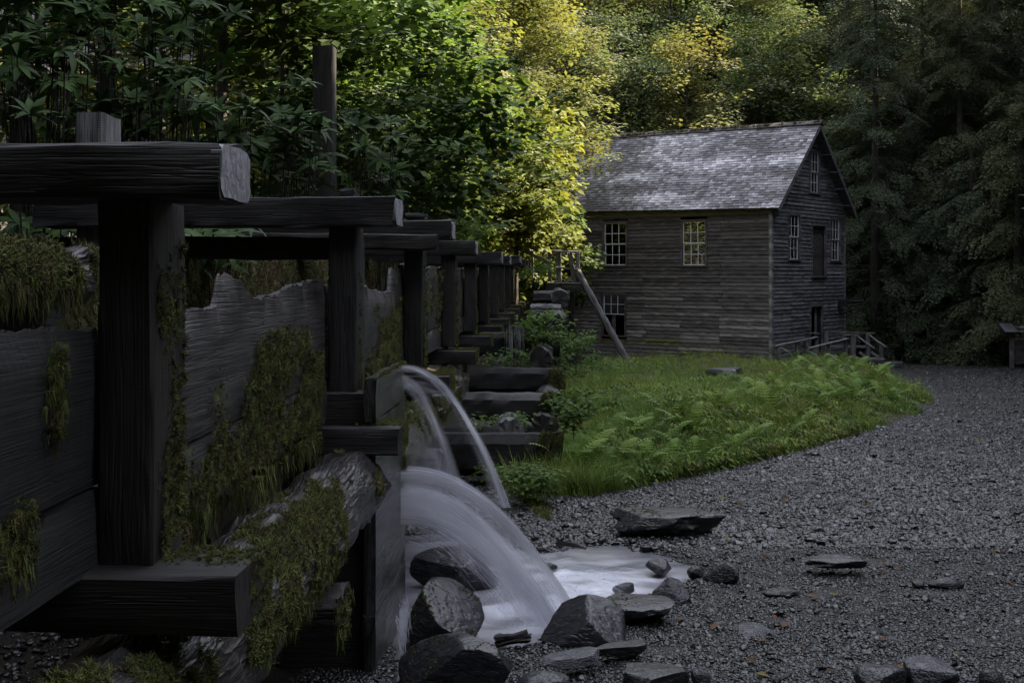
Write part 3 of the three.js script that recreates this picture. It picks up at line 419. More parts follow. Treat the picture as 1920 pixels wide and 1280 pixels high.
{ // sluice box: a short upper board, a tall wet face board and its back board
  const b = thing('sluice_box', 'narrow wet plank sluice box below the flume with water gushing out', 'sluice'); b.quaternion.copy(flume.quaternion);
  part(b, 'board', timber(L(-1.066, -.745, 6.2), L(-1.066, -.745, 7.42), .25, .07, { rough: .006, ch: .006 }), mat.wet);
  part(b, 'board', timber(L(-1.07, -1.44, 6.2), L(-1.07, -1.44, 7.45), 1.12, .07, { rough: .006, ch: .006 }), mat.wet);
  part(b, 'board', timber(L(-1.072, -2.22, 6.18), L(-1.072, -2.22, 7.45), .42, .08, { rough: .012, ch: .006 }), mat.wet);
  part(b, 'board', timber(L(-1.6, -1.6, 6.26), L(-1.11, -1.6, 6.26), 1.8, .06, { rough: .006 }), mat.timber[2]);
  part(b, 'board', timber(L(-1.55, -1.2, 7.9), L(-1.15, -1.2, 7.9), .9, .06, { rough: .006 }), mat.timber[2]);
  mossFace(L(-1.03, -.62, 6.2), V(.0, 0, 0), V(0, 0, -1.2), up, 60, .02);
}
// crib: crossed logs holding the bank under the flume, lower to upper
const crib = 'crossed logs of the crib under the flume';
function crossLog(label, x0, x1, y0, y1, d, m, o = {}) { const a = W(x0, (y0 + y1) / 2, d), b = W(x1, (y0 + y1) / 2, d), h = (y1 - y0) * d / F; return log('crib_log', label, 'log', a, b, h, m, { inFlume: false, square: true, ch: h * .2, rough: .016, w: .85, seg: 16, ...o }, crib); }
reseed(71);
crossLog('lowest heavy squared crib log with a mossy end, just above the grass', 830, 1053, 812, 889, 13, mat.blackPlank);
crossLog('dark squared crib log, second from the bottom, ending before the mossy strip', 865, 1031, 737, 788, 14.2, mat.timber[2]);
crossLog('dark crib log with a rounded mossy end level with the flume ledgers', 880, 1053, 690, 735, 15.4, mat.blackPlank);
crossLog('upper crib log behind the thin falling water', 900, 1050, 624, 668, 17.5, mat.blackPlank);
crossLog('pale weathered crib log seen between the vine leaves', 995, 1052, 569, 592, 22, mat.rail, { square: false });
crossLog('low wall log near the mill end of the crib', 1000, 1068, 545, 566, 27, mat.timber[2]);
crossLog('dark lowest crib log set back behind the water jets', 790, 1000, 800, 860, 14.6, mat.blackPlank);
for (const [lb, px, py, d0, d1, w, m] of [['round log running back between the two lowest crib logs', 952, 815, 13.3, 17, .38, mat.rail], ['upright stacked log ends closing the crib by the grass', 1028, 760, 14.3, 19, .40, mat.timber[0]], ['short log end under the mossy crib log', 1020, 800, 13.6, 18, .3, mat.timber[1]], ['thick round log running back under the upper crib logs', 1015, 675, 15.8, 21, .34, mat.timber[0]], ['log running back beside the vine leaves toward the mill', 1045, 610, 18, 30, .36, mat.timber[1]], ['log running back below the wooden platform', 1050, 560, 24, 36, .4, mat.timber[1]]]) {
  const a = W(px, py, d0), b = V(a.x + .038 * (d1 - d0), a.y - .01 * (d1 - d0), -d1); log('crib_log', lb, 'log', a, b, w, m, { inFlume: false, rough: .02 }, crib);
}
for (const [x, y, d, w, n] of [[1020, 812, 12.75, .5, 260], [1035, 812, 12.8, .3, 200], [1022, 738, 13.95, .34, 160], [1045, 690, 15.2, .3, 160], [990, 624, 17.3, .9, 260]]) { const p = W(x, y, d), h = x === 1035 ? .06 : x === 990 ? .05 : .46; for (let i = 0; i < n; i++) { const q = toFlume(p.clone().add(V(rr(-.05, .05) * (x === 1020 || x === 1022 ? .8 : w * 8), -rnd() * h, rr(-.0, .03)))); (rnd() < .5 ? hangAt : mossAt).push([q, V(rr(-.3, .3), .1, 1), rr(.03, .05), mossCol()]); } }
{ // gate platform at the end of the flume: deck, posts, rails, and the long leaning pole
  const g = thing('gate_platform', 'weathered timber platform with rails at the end of the flume beside the mill', 'platform'), d = 37;
  for (let i = 0; i < 7; i++) part(g, 'deck_board', timber(W(1026, 531, d - 1.2 + i * .4), W(1088, 531, d - 1.2 + i * .4), .05, .38, { rough: .008 }), mat.rail);
  part(g, 'beam', timber(W(1024, 541, d - 1.3), W(1090, 542, d - 1.3), .25, .2, { rough: .01 }), mat.timber[2]);
  part(g, 'handrail', timber(W(1022, 470, d - 1.2), W(1083, 473, d - 1.2), .08, .12), mat.paleTimber); part(g, 'handrail', timber(W(956, 464, d - 3), W(1030, 470, d - 1.2), .1, .1), mat.rail); part(g, 'rail', timber(W(1040, 501, d - 1.2), W(1086, 505, d - 1.2), .06, .1), mat.paleTimber);
  for (const [x, y0, y1, w] of [[1047, 471, 530, .17], [1083, 471, 532, .12], [1030, 470, 528, .1], [968, 450, 500, .1], [998, 466, 520, .08]]) part(g, 'post', timber(W(x, y0, d - 1.1), W(x + 1, y1, d - 1.1), w, w, { upv: V(0, 0, 1), rough: .012 }), mat.rail);
  part(g, 'brace', timber(W(977, 468, d - 2), W(1030, 492, d - 2), .12, .06), mat.rail); part(g, 'brace', timber(W(1068, 473, d - 1.3), W(1080, 532, d - 1.1), .14, .14, { upv: V(0, 0, 1), rough: .02 }), mat.rail); part(g, 'brace', timber(W(1060, 534, d - 1), W(1082, 505, d - 1.1), .07, .07), mat.rail);
  for (const [x, y0, y1, dd] of [[1072, 548, 720, 38], [1058, 548, 720, 36]]) part(g, 'support_post', timber(W(x, y0, dd), W(x, y1, dd), .2, .2, { upv: V(0, 0, 1) }), mat.timber[2]);
}
log('leaning_pole', 'long grey round pole leaning from the platform down to the grass', 'pole', W(1082, 508, 35.8), W(1188, 697, 35.2), .23, mat.gable[1], { inFlume: false, rough: .012, seg: 30, taper: .92 });

// moss: small tufts and hanging beards, grown on the flume's own planks and on the logs under it
function tuft(n, len, wid, spread, droop) { const p = [], id = []; for (let i = 0; i < n; i++) { const a = rr(0, 6.28), t = rr(.1, spread), dir = V(Math.sin(t) * Math.cos(a), Math.cos(t), Math.sin(t) * Math.sin(a)), sd = dir.clone().cross(V(rr(-1, 1), rr(-1, 1), rr(-1, 1))).normalize().multiplyScalar(wid), l = len * rr(.5, 1.2), b = V(rr(-.3, .3), -.1, rr(-.3, .3)); const m = b.clone().addScaledVector(dir, l * .55), e = b.clone().addScaledVector(dir, l).add(V(rr(-.15, .15), -droop * l, rr(-.15, .15))); const o = p.length / 3; for (const q of [b.clone().add(sd), b.clone().sub(sd), m.clone().add(sd), m.clone().sub(sd), e]) p.push(q.x, q.y, q.z); id.push(o, o + 1, o + 2, o + 1, o + 3, o + 2, o + 2, o + 3, o + 4); } return geoFrom(p, id); }
reseed(81);
const tuftGeo = tuft(34, 1.35, .05, 1.45, .25), hangGeo = (() => { const p = [], id = []; for (let i = 0; i < 20; i++) { const a = rr(0, 6.28), r = rr(0, .7), l = rr(.8, 4.2) * (rnd() < .5 ? .6 : 1), o = p.length / 3; let x = Math.cos(a) * r, z = Math.sin(a) * r; const w = rr(.03, .07); for (let k = 0; k < 4; k++) { const t = k / 3, ww = w * (1 - t * .8); p.push(x - ww, -l * t, z, x + ww, -l * t, z + ww); x += rr(-.4, .4); z += rr(-.3, .3); if (k) { const q = o + k * 2; id.push(q - 2, q - 1, q, q - 1, q + 1, q); } } } return geoFrom(p, id); })();
function mossMats(list, hang) { const q = new THREE.Quaternion(), s = new THREE.Quaternion(); return list.map(([p, n, z]) => { if (hang) q.setFromAxisAngle(up, rr(0, 6.28)); else { q.setFromUnitVectors(up, n.clone().add(V(rr(-.4, .4), rr(-.4, .4), rr(-.4, .4))).normalize()); q.multiply(s.setFromAxisAngle(up, rr(0, 6.28))); } return new THREE.Matrix4().compose(p, q, V(z, z * (hang ? 1 : rr(.7, 1.2)), z)); }); }
{ const m1 = inst('moss', tuftGeo, mat.moss, mossMats(mossAt), mossAt.map(m => m[3])), m2 = inst('moss', hangGeo, mat.moss, mossMats(hangAt, true), hangAt.map(m => m[3])); for (const m of [m1, m2]) { m.userData = { kind: 'stuff', label: 'olive and brown moss hanging on the planks, ledgers and logs' }; flume.add(m); } }
{ const [roof, pts, cols] = ridgeMoss; const m = inst('ridge_moss', tuftGeo, mat.moss, pts.map(p => p.scale(V(.07, .09, .07))), cols); m.userData = { kind: 'stuff' }; roof.add(m); }

// ───────────── water ─────────────
const foamM = new THREE.MeshPhysicalMaterial({ color: lin(.78, .79, .86), roughness: .45, transmission: .45, thickness: 0, ior: 1.3, side: THREE.DoubleSide });
const strandM = foamM;
/* thin threads of falling water: ballistic paths from a slot, each a crossed ribbon */
function threads(paths, seg = 16) {
  const p = [], id = [];
  for (const { a, v, t1, w, t0 = 0, g = 9.8 } of paths) { const pt = t => V(a.x + v.x * t, a.y + v.y * t - g / 2 * t * t, a.z + v.z * t); for (const s of [0, 1]) { const o = p.length / 3; for (let i = 0; i <= seg; i++) { const t = lerp(t0, t1, i / seg), c = pt(t), tn = V(v.x, v.y - g * t, v.z).normalize(), sd = tn.clone().cross(s ? V(0, 0, 1) : V(0, 1, .3)).normalize().multiplyScalar(w * (i === 0 || i === seg ? .3 : 1)); p.push(c.x + sd.x, c.y + sd.y, c.z + sd.z, c.x - sd.x, c.y - sd.y, c.z - sd.z); if (i) { const q = o + i * 2; id.push(q - 2, q - 1, q, q - 1, q + 1, q); } } } }
  return geoFrom(p, id);
}
const poolY = d => base(d) - .035;
const jet = (name, label, paths) => { const o = new THREE.Mesh(threads(paths), strandM); o.name = name; o.castShadow = o.receiveShadow = true; return tag(o, label, 'water', 'jets of water from the sluice'); };
reseed(91);
{ // the main gush: a folded sheet from a tall slot, brightest along two ridges
  /* a falling film: rows q across the opening, columns along the fall; the film is torn into fine streaks */
  const film = (name, label, at0, vel, yEnd, env, sd, layers, op) => {
    const g = thing(name, label, 'water', [0, 0, 0], 'jets of water from the sluice');
    for (let l = 0; l < layers; l++) {
      const n = 256, a = new Uint8Array(n * n * 4);
      for (let j = 0; j < n; j++) for (let i = 0; i < n; i++) { const q = i / (n - 1), t = j / (n - 1), f = .50 * vn(q * 22 + sd + l * 7, t * 1.6, l) + .32 * vn(q * 70 + l * 3, t * 2.5, 3) + .22 * vn(q * 160 + sd, t * 5, 4); const e = clamp(env(q, t) * sm(.10, .62, f + .2 * env(q, t)), 0, 1) * op, o = (j * n + i) * 4; a[o] = a[o + 1] = a[o + 2] = e * 255; a[o + 3] = 255; }
      const tx = new THREE.DataTexture(a, n, n, THREE.RGBAFormat); tx.magFilter = THREE.LinearFilter; tx.needsUpdate = true;
      const m = new THREE.MeshPhysicalMaterial({ color: lin(.84, .85, .92), roughness: .55, transmission: .25, thickness: 0, ior: 1.3, side: THREE.DoubleSide, transparent: true, alphaMap: tx });
      const Q = 44, K = 40, pos = [], uv = [], idx = []; for (let i = 0; i <= Q; i++) { const q = i / Q, p = at0(q, l), v = vel(q, l), dy = yEnd - p.y, t1 = (v.y + Math.sqrt(v.y * v.y - 19.6 * dy)) / 9.8; for (let k = 0; k <= K; k++) { const t = t1 * k / K, wv = .02 * (vn(q * 5 + l * 9, k * .12, 6) - .5) * k / K; pos.push(p.x + v.x * t, p.y + v.y * t - 4.9 * t * t + wv, p.z + v.z * t + wv * 2); uv.push(q, k / K); if (i && k) { const b = i * (K + 1) + k, c = b - K - 1; idx.push(c - 1, b - 1, b, c - 1, b, c); } } }
      part(g, 'sheet', geoFrom(pos, idx, uv), m);
    } return g;
  };
  const bump = (q, c, w) => Math.exp(-(((q - c) / w) ** 2));
  film('water_gush', 'broad silky white gush of water arching from the sluice into the pool', (q, l) => W(742, lerp(876, 1012, q), 7.35).add(V(0, 0, -.10 + .09 * l)), (q, l) => V(lerp(2.62, 2.12, q) + .05 * l - .05, lerp(.36, .16, q), .10 + .08 * l), -2.43, (q, t) => clamp(.95 * bump(q, .07, .065) + 1.05 * bump(q, .40, .10) + .55 * bump(q, .60, .20) + .24 * (1 - q), 0, 1) * sm(0, .05, q) * sm(1, .72, q) * (1 - .2 * t * (1 - q)), 3, 3, .97);
  film('water_jet', 'thin upper jet arching highest out of the sluice top', (q, l) => W(742, lerp(684, 702, q), 7.3).add(V(0, 0, .02 * l)), q => V(lerp(1.62, 1.42, q), lerp(.47, .40, q), .04), -1.60, (q, t) => bump(q, .35, .16) + .25 * bump(q, .6, .3), 13, 2, .8);
  film('water_jet', 'second faint jet falling steeply below the upper jet', (q, l) => W(744, lerp(700, 724, q), 7.35).add(V(0, 0, .02 * l)), q => V(lerp(1.10, .72, q), lerp(.22, .05, q), .04), -1.45, (q, t) => (.85 * bump(q, .3, .2) + .3 * bump(q, .7, .3)) * (1 - .45 * t), 23, 2, .65);
  film('water_jet', 'short flat jet of water shooting out just under the upper jet', (q, l) => W(745, lerp(716, 734, q), 7.7).add(V(0, 0, .02 * l)), q => V(lerp(2.1, 1.2, q), lerp(.5, .1, q), 0), -.95, (q, t) => .7 * bump(q, .4, .35) * (1 - t), 27, 1, .7);
  film('water_spray', 'fan of fine spray between the jets and the main gush', (q, l) => W(746, lerp(785, 850, q), 7.42), q => V(lerp(1.35, .35, q), lerp(.15, -.2, q), 0), -1.44, (q, t) => .5 * (1 - .5 * t) * sm(0, .2, q) * sm(1, .7, q), 33, 2, .5);
  const ps = []; for (let i = 0; i < 300; i++) { const q = rnd(), a = W(744, lerp(884, 1004, q), 7.35).add(V(0, 0, rr(-.1, .2))), v = V(lerp(2.62, 2.1, q) + gs() * .25, lerp(.34, .14, q) + .25 * gs(), rr(-.3, .5)), yE = -2.42 - a.y, t1 = (v.y + Math.sqrt(v.y * v.y - 19.6 * yE)) / 9.8, s0 = rr(.1, .9) * t1; ps.push({ a, v, t0: s0, t1: Math.min(t1, s0 + rr(.02, .1)), w: rr(.0003, .0008) }); }
  jet('water_droplets', 'stray droplets thrown off the main gush', ps);
  const a6 = []; for (let i = 0; i < 70; i++) { const c = pick([930, 940, 952, 957, 966, 972, 978]), top = c > 950 ? 600 : 655, dd = rr(17.0, 17.3); a6.push({ a: W(c + rr(-5, 5), top + rr(0, 30), dd), v: V(rr(-.05, .05), 0, 0), t1: rr(.25, .5), w: rr(.0004, .001) }); }
  jet('water_leak', 'thin vertical threads of water leaking from the flume onto crib logs', a6);
  const a7 = []; for (let i = 0; i < 120; i++) a7.push({ a: W(752 + rr(-5, 8), rr(1130, 1200), 6.6).add(V(0, 0, rr(-.2, .2))), v: V(rr(0, .25), rr(-.2, 0), rr(0, .2)), t1: rr(.1, .18), w: rr(.0006, .0015) });
  jet('water_leak', 'small white trickle between the wet board and the rocks', a7);
}
{ // the pool: rippled sheet of dark water, white where the gush churns it; foam is whipped water of its own colour
  const st = .045, pos = [], uv = [], col = [], idx = [], map = {}, c0 = gp(1045, 1105), xs = POOL.map(p => p[0]), ds = POOL.map(p => p[1]);
  const foam = (x, d) => { const dx = (x - c0[0]), dd = (d - c0[1]), core = Math.exp(-(dx * dx / .35 + dd * dd / 1.3)), tail = Math.exp(-((dx - .55) ** 2 / .5 + (dd - .15) ** 2 / .5)) * .75, lft = Math.exp(-((x + .55) ** 2 / .25 + (d - 8) ** 2 / 1.2)) * .08, st = sm(.3, .72, fbm(x * 1.6 + d * .5, d * 5.5 - x * 1.5, 12, 4)); return clamp((core * 1.3 + tail * 1.2 + lft) * (.2 + 1.1 * st) + .16 * st, 0, 1) * (.25 + .75 * sm(-.05, .3, polyDist(POOL, x, d))); };
  const K = (i, j) => { const k = i + ',' + j; if (!(k in map)) { const x = i * st, d = j * st * 1.5, f = foam(x, d); map[k] = pos.length / 3; pos.push(x, poolY(d) + .07 * (fbm(x * 2.2, d * 4 - x, 7, 3) - .5) * (.5 + f) + .10 * Math.exp(-((x - c0[0]) ** 2 / .2 + (d - c0[1]) ** 2 / .6)) * fbm(x * 5, d * 5, 8, 3), -d); uv.push(x, d); const q = f, dk = [.10, .10, .115]; for (let m = 0; m < 3; m++) col.push(lerp(dk[m], [.60, .61, .67][m], q)); } return map[k]; };
  for (let i = Math.floor(Math.min(...xs) / st) - 4; i < Math.max(...xs) / st + 4; i++) for (let j = Math.floor(Math.min(...ds) / st / 1.5) - 3; j < Math.max(...ds) / st / 1.5 + 3; j++) if (polyDist(POOL, i * st, j * st * 1.5) > -.16) { const a = K(i, j), b = K(i + 1, j), c = K(i, j + 1), d = K(i + 1, j + 1); idx.push(a, b, c, b, d, c); }
  const o = new THREE.Mesh(geoFrom(pos, idx, uv, col), new THREE.MeshPhysicalMaterial({ color: 0xffffff, vertexColors: true, roughness: .22, ior: 1.33 })); o.name = 'pool_water'; o.receiveShadow = true; tag(o, 'shallow churning pool of silky white and dark water at the foot of the gush', 'water', null, 'structure');
  const ps = []; for (let i = 0; i < 260; i++) { const x = c0[0] + Math.abs(gs()) * 1.1 - .25, d = c0[1] + gs() * 1.0; if (polyDist(POOL, x, d) < .28 || rnd() > foam(x, d) * 1.2) continue; const y = poolY(d) + .02 + rnd() * .05 * foam(x, d), l = rr(.06, .22); ps.push({ a: V(x, y, -d), v: V(l, rr(0, .08), -l * rr(-.3, .3)), t1: 1, g: rr(0, .2), w: rr(.0006, .0022) }); }
  { // low mist of droplets where the gush lands: torn, rounded films over the churning water
    const g = thing('splash', 'soft white splash of mist where the gush lands in the pool', 'splash'), n = 128, a = new Uint8Array(n * n * 4); for (let j = 0; j < n; j++) for (let i = 0; i < n; i++) { const u = i / n, v = j / n, e = sm(.25, .85, fbm(u * 9, v * 3, 44, 4)) * Math.pow(1 - v, 1.3) * .75, o = (j * n + i) * 4; a[o] = a[o + 1] = a[o + 2] = e * 255; a[o + 3] = 255; }
    const tx = new THREE.DataTexture(a, n, n, THREE.RGBAFormat); tx.wrapS = THREE.RepeatWrapping; tx.magFilter = THREE.LinearFilter; tx.needsUpdate = true; const sm2 = new THREE.MeshPhysicalMaterial({ color: lin(.8, .81, .88), roughness: .6, transmission: .4, thickness: 0, ior: 1.3, side: THREE.DoubleSide, transparent: true, alphaMap: tx });
    for (const [px, py, rx, h, rz] of [[1010, 1125, .34, .20, .4], [1090, 1110, .42, .17, .45], [960, 1140, .26, .13, .4]]) { const [x, d] = gp(px, py), K = 40, Q = 10, pos = [], uv = [], idx = []; for (let i = 0; i <= K; i++) for (let k = 0; k <= Q; k++) { const t = i / K * 6.283, f = k / Q, r = Math.cos(f * 1.5); pos.push(x + Math.cos(t) * rx * r, poolY(d) + .005 + h * Math.sin(f * 1.5) * (.8 + .4 * vn(i * .4 % 16, px)), -d + Math.sin(t) * rz * r); uv.push(i / K * 2, f * .9); if (i && k) { const b = i * (Q + 1) + k, c = b - Q - 1; idx.push(c - 1, b - 1, b, c - 1, b, c); } } part(g, 'mist', geoFrom(pos, idx, uv), sm2); } }
  const m = new THREE.Mesh(threads(ps, 6), strandM); m.name = 'foam'; tag(m, 'white foam streaks on the pool below the gush', 'foam', null, 'stuff');
}

// ───────────── rocks ─────────────
const rockMoss = [];
function rockGeo(s, det = 5, amp = .35, flat = 0, nc = 9) { // chipped boulder: facets cut off a noisy ball
  reseed(s); const g = new THREE.IcosahedronGeometry(1, det), p = g.attributes.position, cuts = []; for (let i = 0; i < nc; i++) cuts.push([V(gs(), gs() * .8, gs()).normalize(), rr(.45, .85)]);
  const uv = []; for (let i = 0; i < p.count; i++) { const v = V(p.getX(i), p.getY(i), p.getZ(i)); const r = 1 + amp * (fbm(v.x * 1.3 + s, v.y * 1.3, v.z * 1.3, 3) - .5) ; v.multiplyScalar(r); for (const [n, k] of cuts) { const e = v.dot(n) - k; if (e > 0) v.addScaledVector(n, -e * .9); } v.multiplyScalar(1 + .05 * (fbm(v.x * 5 + s, v.y * 5, v.z * 5, 4) - .5)); if (flat && v.y > flat) v.y = flat + (v.y - flat) * .15; p.setXYZ(i, v.x, v.y, v.z); uv.push(v.x * .8 + v.y * .3, v.z * .8 + v.y * .5); }
  g.setAttribute('uv', new THREE.Float32BufferAttribute(uv, 2)); const n = toCreasedNormals(g, .55), P2 = n.attributes.position, U = n.attributes.uv, a = V(), b = V(), c = V(); for (let i = 0; i < P2.count; i += 3) { a.fromBufferAttribute(P2, i); b.fromBufferAttribute(P2, i + 1); c.fromBufferAttribute(P2, i + 2); const m = b.clone().sub(a).cross(c.clone().sub(a)), x = Math.abs(m.x), y = Math.abs(m.y), z = Math.abs(m.z); [a, b, c].forEach((p, k) => x > y && x > z ? U.setXY(i + k, p.y * .6, p.z * .6) : y > z ? U.setXY(i + k, p.x * .6, p.z * .6) : U.setXY(i + k, p.x * .6, p.y * .6)); } n.computeBoundingBox(); rockBox = n.boundingBox; return n;
}
let rockBox;
function rock(name, label, x0, x1, y0, y1, s, m = mat.rock, o = {}) { // fits the pixel box; sits on the ground at its lower edge
  const [, d0] = gp(0, y1), d = o.d ?? d0, dep = o.dep ?? .8; let g = rockGeo(s, o.det ?? 14, o.amp, o.flat, o.cuts).clone(); const bb = rockBox, w = (x1 - x0) * d / F, a = W((x0 + x1) / 2, y0, d), h = o.h ?? Math.max(.05, (y1 - y0) * d / F), dz = w * dep;
  g.translate(-(bb.min.x + bb.max.x) / 2, -bb.max.y, -(bb.min.z + bb.max.z) / 2); g.scale(w / (bb.max.x - bb.min.x), (h * 1.35) / (bb.max.y - bb.min.y), dz / (bb.max.z - bb.min.z)); if (o.turn) g.rotateY(o.turn); g.computeVertexNormals(); g = toCreasedNormals(g, .6);
  const e = new THREE.Mesh(g, m); e.name = name; e.position.set(a.x, a.y + (o.lift ?? 0), -d - dz * .15); e.castShadow = e.receiveShadow = true; if (o.moss) { const p = g.attributes.position, nn = g.attributes.normal; for (let i = 0; i < o.moss; i++) { const k = Math.floor(rnd() * p.count); if (nn.getY(k) > .35 && fbm(p.getX(k) * 6, p.getZ(k) * 6, 5) > .45) rockMoss.push([V(p.getX(k), p.getY(k), p.getZ(k)).add(e.position), V(nn.getX(k), nn.getY(k), nn.getZ(k)), rr(.006, .014), mossCol()]); } } return tag(e, label, 'rock');
}
rock('boulder', 'dark mossy boulder standing in the pool below the gush', 757, 908, 1098, 1204, 3, mat.rock, { dep: .9, moss: 1500 });
rock('rock', 'low dark wet rock hidden behind the falling gush', 765, 935, 1034, 1112, 5, mat.rock, { d: 8.2, dep: .6 });
rock('boulder', 'large wet black boulder at the pool edge beside the tall wet board', 742, 962, 1190, 1300, 7, mat.rock, { dep: .8, moss: 700 });
rock('boulder', 'pyramid shaped dark boulder at the near pool edge', 1015, 1178, 1127, 1208, 9, mat.rock, { dep: .7, amp: .25 });
rock('rock', 'flat ledge rock just behind the pyramid boulder', 1128, 1268, 1128, 1168, 12, mat.rock, { flat: .2, moss: 500 });
rock('rock', 'rounded shiny rock where the pool narrows', 1224, 1296, 1086, 1130, 15, mat.rockPale, { cuts: 3, amp: .5 });
rock('rock', 'low broad slab rock with moss behind the pool', 1152, 1362, 960, 1004, 18, mat.rock, { flat: .25, dep: .5, moss: 900, cuts: 4, amp: .9 });
rock('rock', 'small dark mossy rock at the tip of the pool', 1320, 1390, 1056, 1092, 21);
rock('rock', 'long grooved rock half buried in the gravel beyond the pool', 1502, 1624, 1043, 1076, 24, mat.rock, { dep: .6, cuts: 2, amp: .8, h: .075 });
rock('rock', 'thin flat stone lying in the gravel in front of the grooved rock', 1430, 1502, 1104, 1118, 27, mat.rock, { dep: .5, cuts: 1, amp: .5 });
rock('rock', 'flat dark oval stone alone on the open gravel', 1742, 1812, 1084, 1102, 30, mat.rock, { dep: .5, cuts: 1, amp: .5 });
rock('rock', 'pebble sized dark stone beside the flat oval stone', 1712, 1736, 1088, 1102, 31, mat.rock, { det: 4 });
rock('rock', 'pale speckled flat rock embedded in the gravel', 1384, 1458, 1143, 1190, 33, mat.rockPale, { h: .05, dep: 1.1, lift: -.12 });
rock('rock', 'rounded dark rock with a domed top at the bottom edge', 1608, 1716, 1252, 1300, 36, mat.rock, { cuts: 3, amp: .5 });
rock('rock', 'flat grey slab beside the domed rock at the bottom edge', 1702, 1802, 1244, 1296, 39, mat.rockPale, { flat: .1 });
rock('rock', 'small wedge stone next to the flat grey slab', 1838, 1884, 1256, 1286, 42);
rock('rock', 'broad low stone at the bottom edge below the pyramid boulder', 1168, 1296, 1258, 1300, 45, mat.rock, { flat: .3 });
rock('rock', 'small angular upright stone near the bottom edge', 1296, 1334, 1250, 1282, 48, mat.rockPale, { det: 6 });
rock('rock', 'long flat stone lying toward the pool in the near gravel', 1010, 1135, 1226, 1262, 51, mat.rockPale, { flat: .05, dep: .5, turn: .35, h: .06 });
rock('rock', 'narrow pointed stone at the end of the long flat stone', 1112, 1216, 1208, 1240, 54, mat.rock, { flat: .1, dep: .35, turn: .3, h: .07 });
rock('rock', 'curved dark stone at the bottom edge beside the wet boulder', 965, 1070, 1264, 1300, 57);
rock('rock', 'small dark stone breaking the white water', 1148, 1190, 1094, 1112, 60, mat.rock, { det: 6 });
rock('rock', 'tiny stone in the churning water below the gush', 1015, 1046, 1054, 1076, 63, mat.rock, { det: 6 });
rock('rock', 'dark wedge stone in the shallow end of the pool', 1212, 1262, 1054, 1074, 66, mat.rock, { det: 6 });
rock('rock', 'low wet stone at the far rim of the pool', 1288, 1322, 1062, 1080, 69, mat.rock, { det: 6 });
rock('rock', 'larger grey rock in the grass below the mill wall', 1325, 1400, 690, 716, 72, mat.rock, { d: 26, flat: .35 });
rock('rock', 'smaller dark rock in the grass before the larger grey rock', 1352, 1398, 712, 730, 75, mat.rock, { d: 25 });
{ reseed(77); const o = new THREE.Mesh(timber(W(930, 1204, 6.75), W(992, 1194, 6.7), .05, .08, { rough: .02 }), mat.wetBark); o.name = 'driftwood'; tag(o, 'short black piece of driftwood in the pool between boulders', 'driftwood');
  const q = new THREE.Mesh(timber(W(1452, 1279, 6.0), W(1506, 1250, 6.35), .02, .02, { round: true, rough: .004, sides: 6 }), mat.bark); q.name = 'stick'; tag(q, 'thin bare stick lying on the near gravel', 'stick');
  const r = new THREE.Mesh(timber(W(1046, 1016, 9.4), W(1100, 1024, 9.2), .05, .05, { round: true, rough: .02, sides: 6 }), mat.wetBark); r.name = 'stick'; tag(r, 'wet crooked stick at the far edge of the pool', 'stick'); }
{ // moss caps on the boulders by the pool
  reseed(79); const l = rockMoss;
  const m = inst('moss', tuftGeo, mat.moss, mossMats(l), l.map(e => e[3])); tag(m, 'thin green moss on the boulders around the pool', 'moss', null, 'stuff');
}
{ // fallen leaves blown about the yard
  reseed(82); const l = [], c = [], g = leafShape(.085, .045, 3, .35, .2), q = new THREE.Quaternion(); for (let i = 0; i < 420; i++) { const d = 5 + 36 * Math.pow(rnd(), 1.5), x = rr(-.05, .55) * d; if (polyDist(POOL, x, d) > 0) continue; const s = rr(.6, 1.2); l.push(new THREE.Matrix4().compose(V(x, ground(x, d) + .02, -d), q.setFromEuler(new THREE.Euler(gs() * .5, rr(0, 6.28), gs() * .5)), V(s, s, s))); const k = rr(.5, 1.3); c.push(rnd() < .25 ? lin(.12 * k, .10 * k, .03 * k) : lin(.10 * k, .055 * k, .028 * k)); }
  tag(inst('fallen_leaves', g, mat.moss, l, c), 'scattered brown fallen leaves on the gravel yard', 'leaves', null, 'stuff');
}
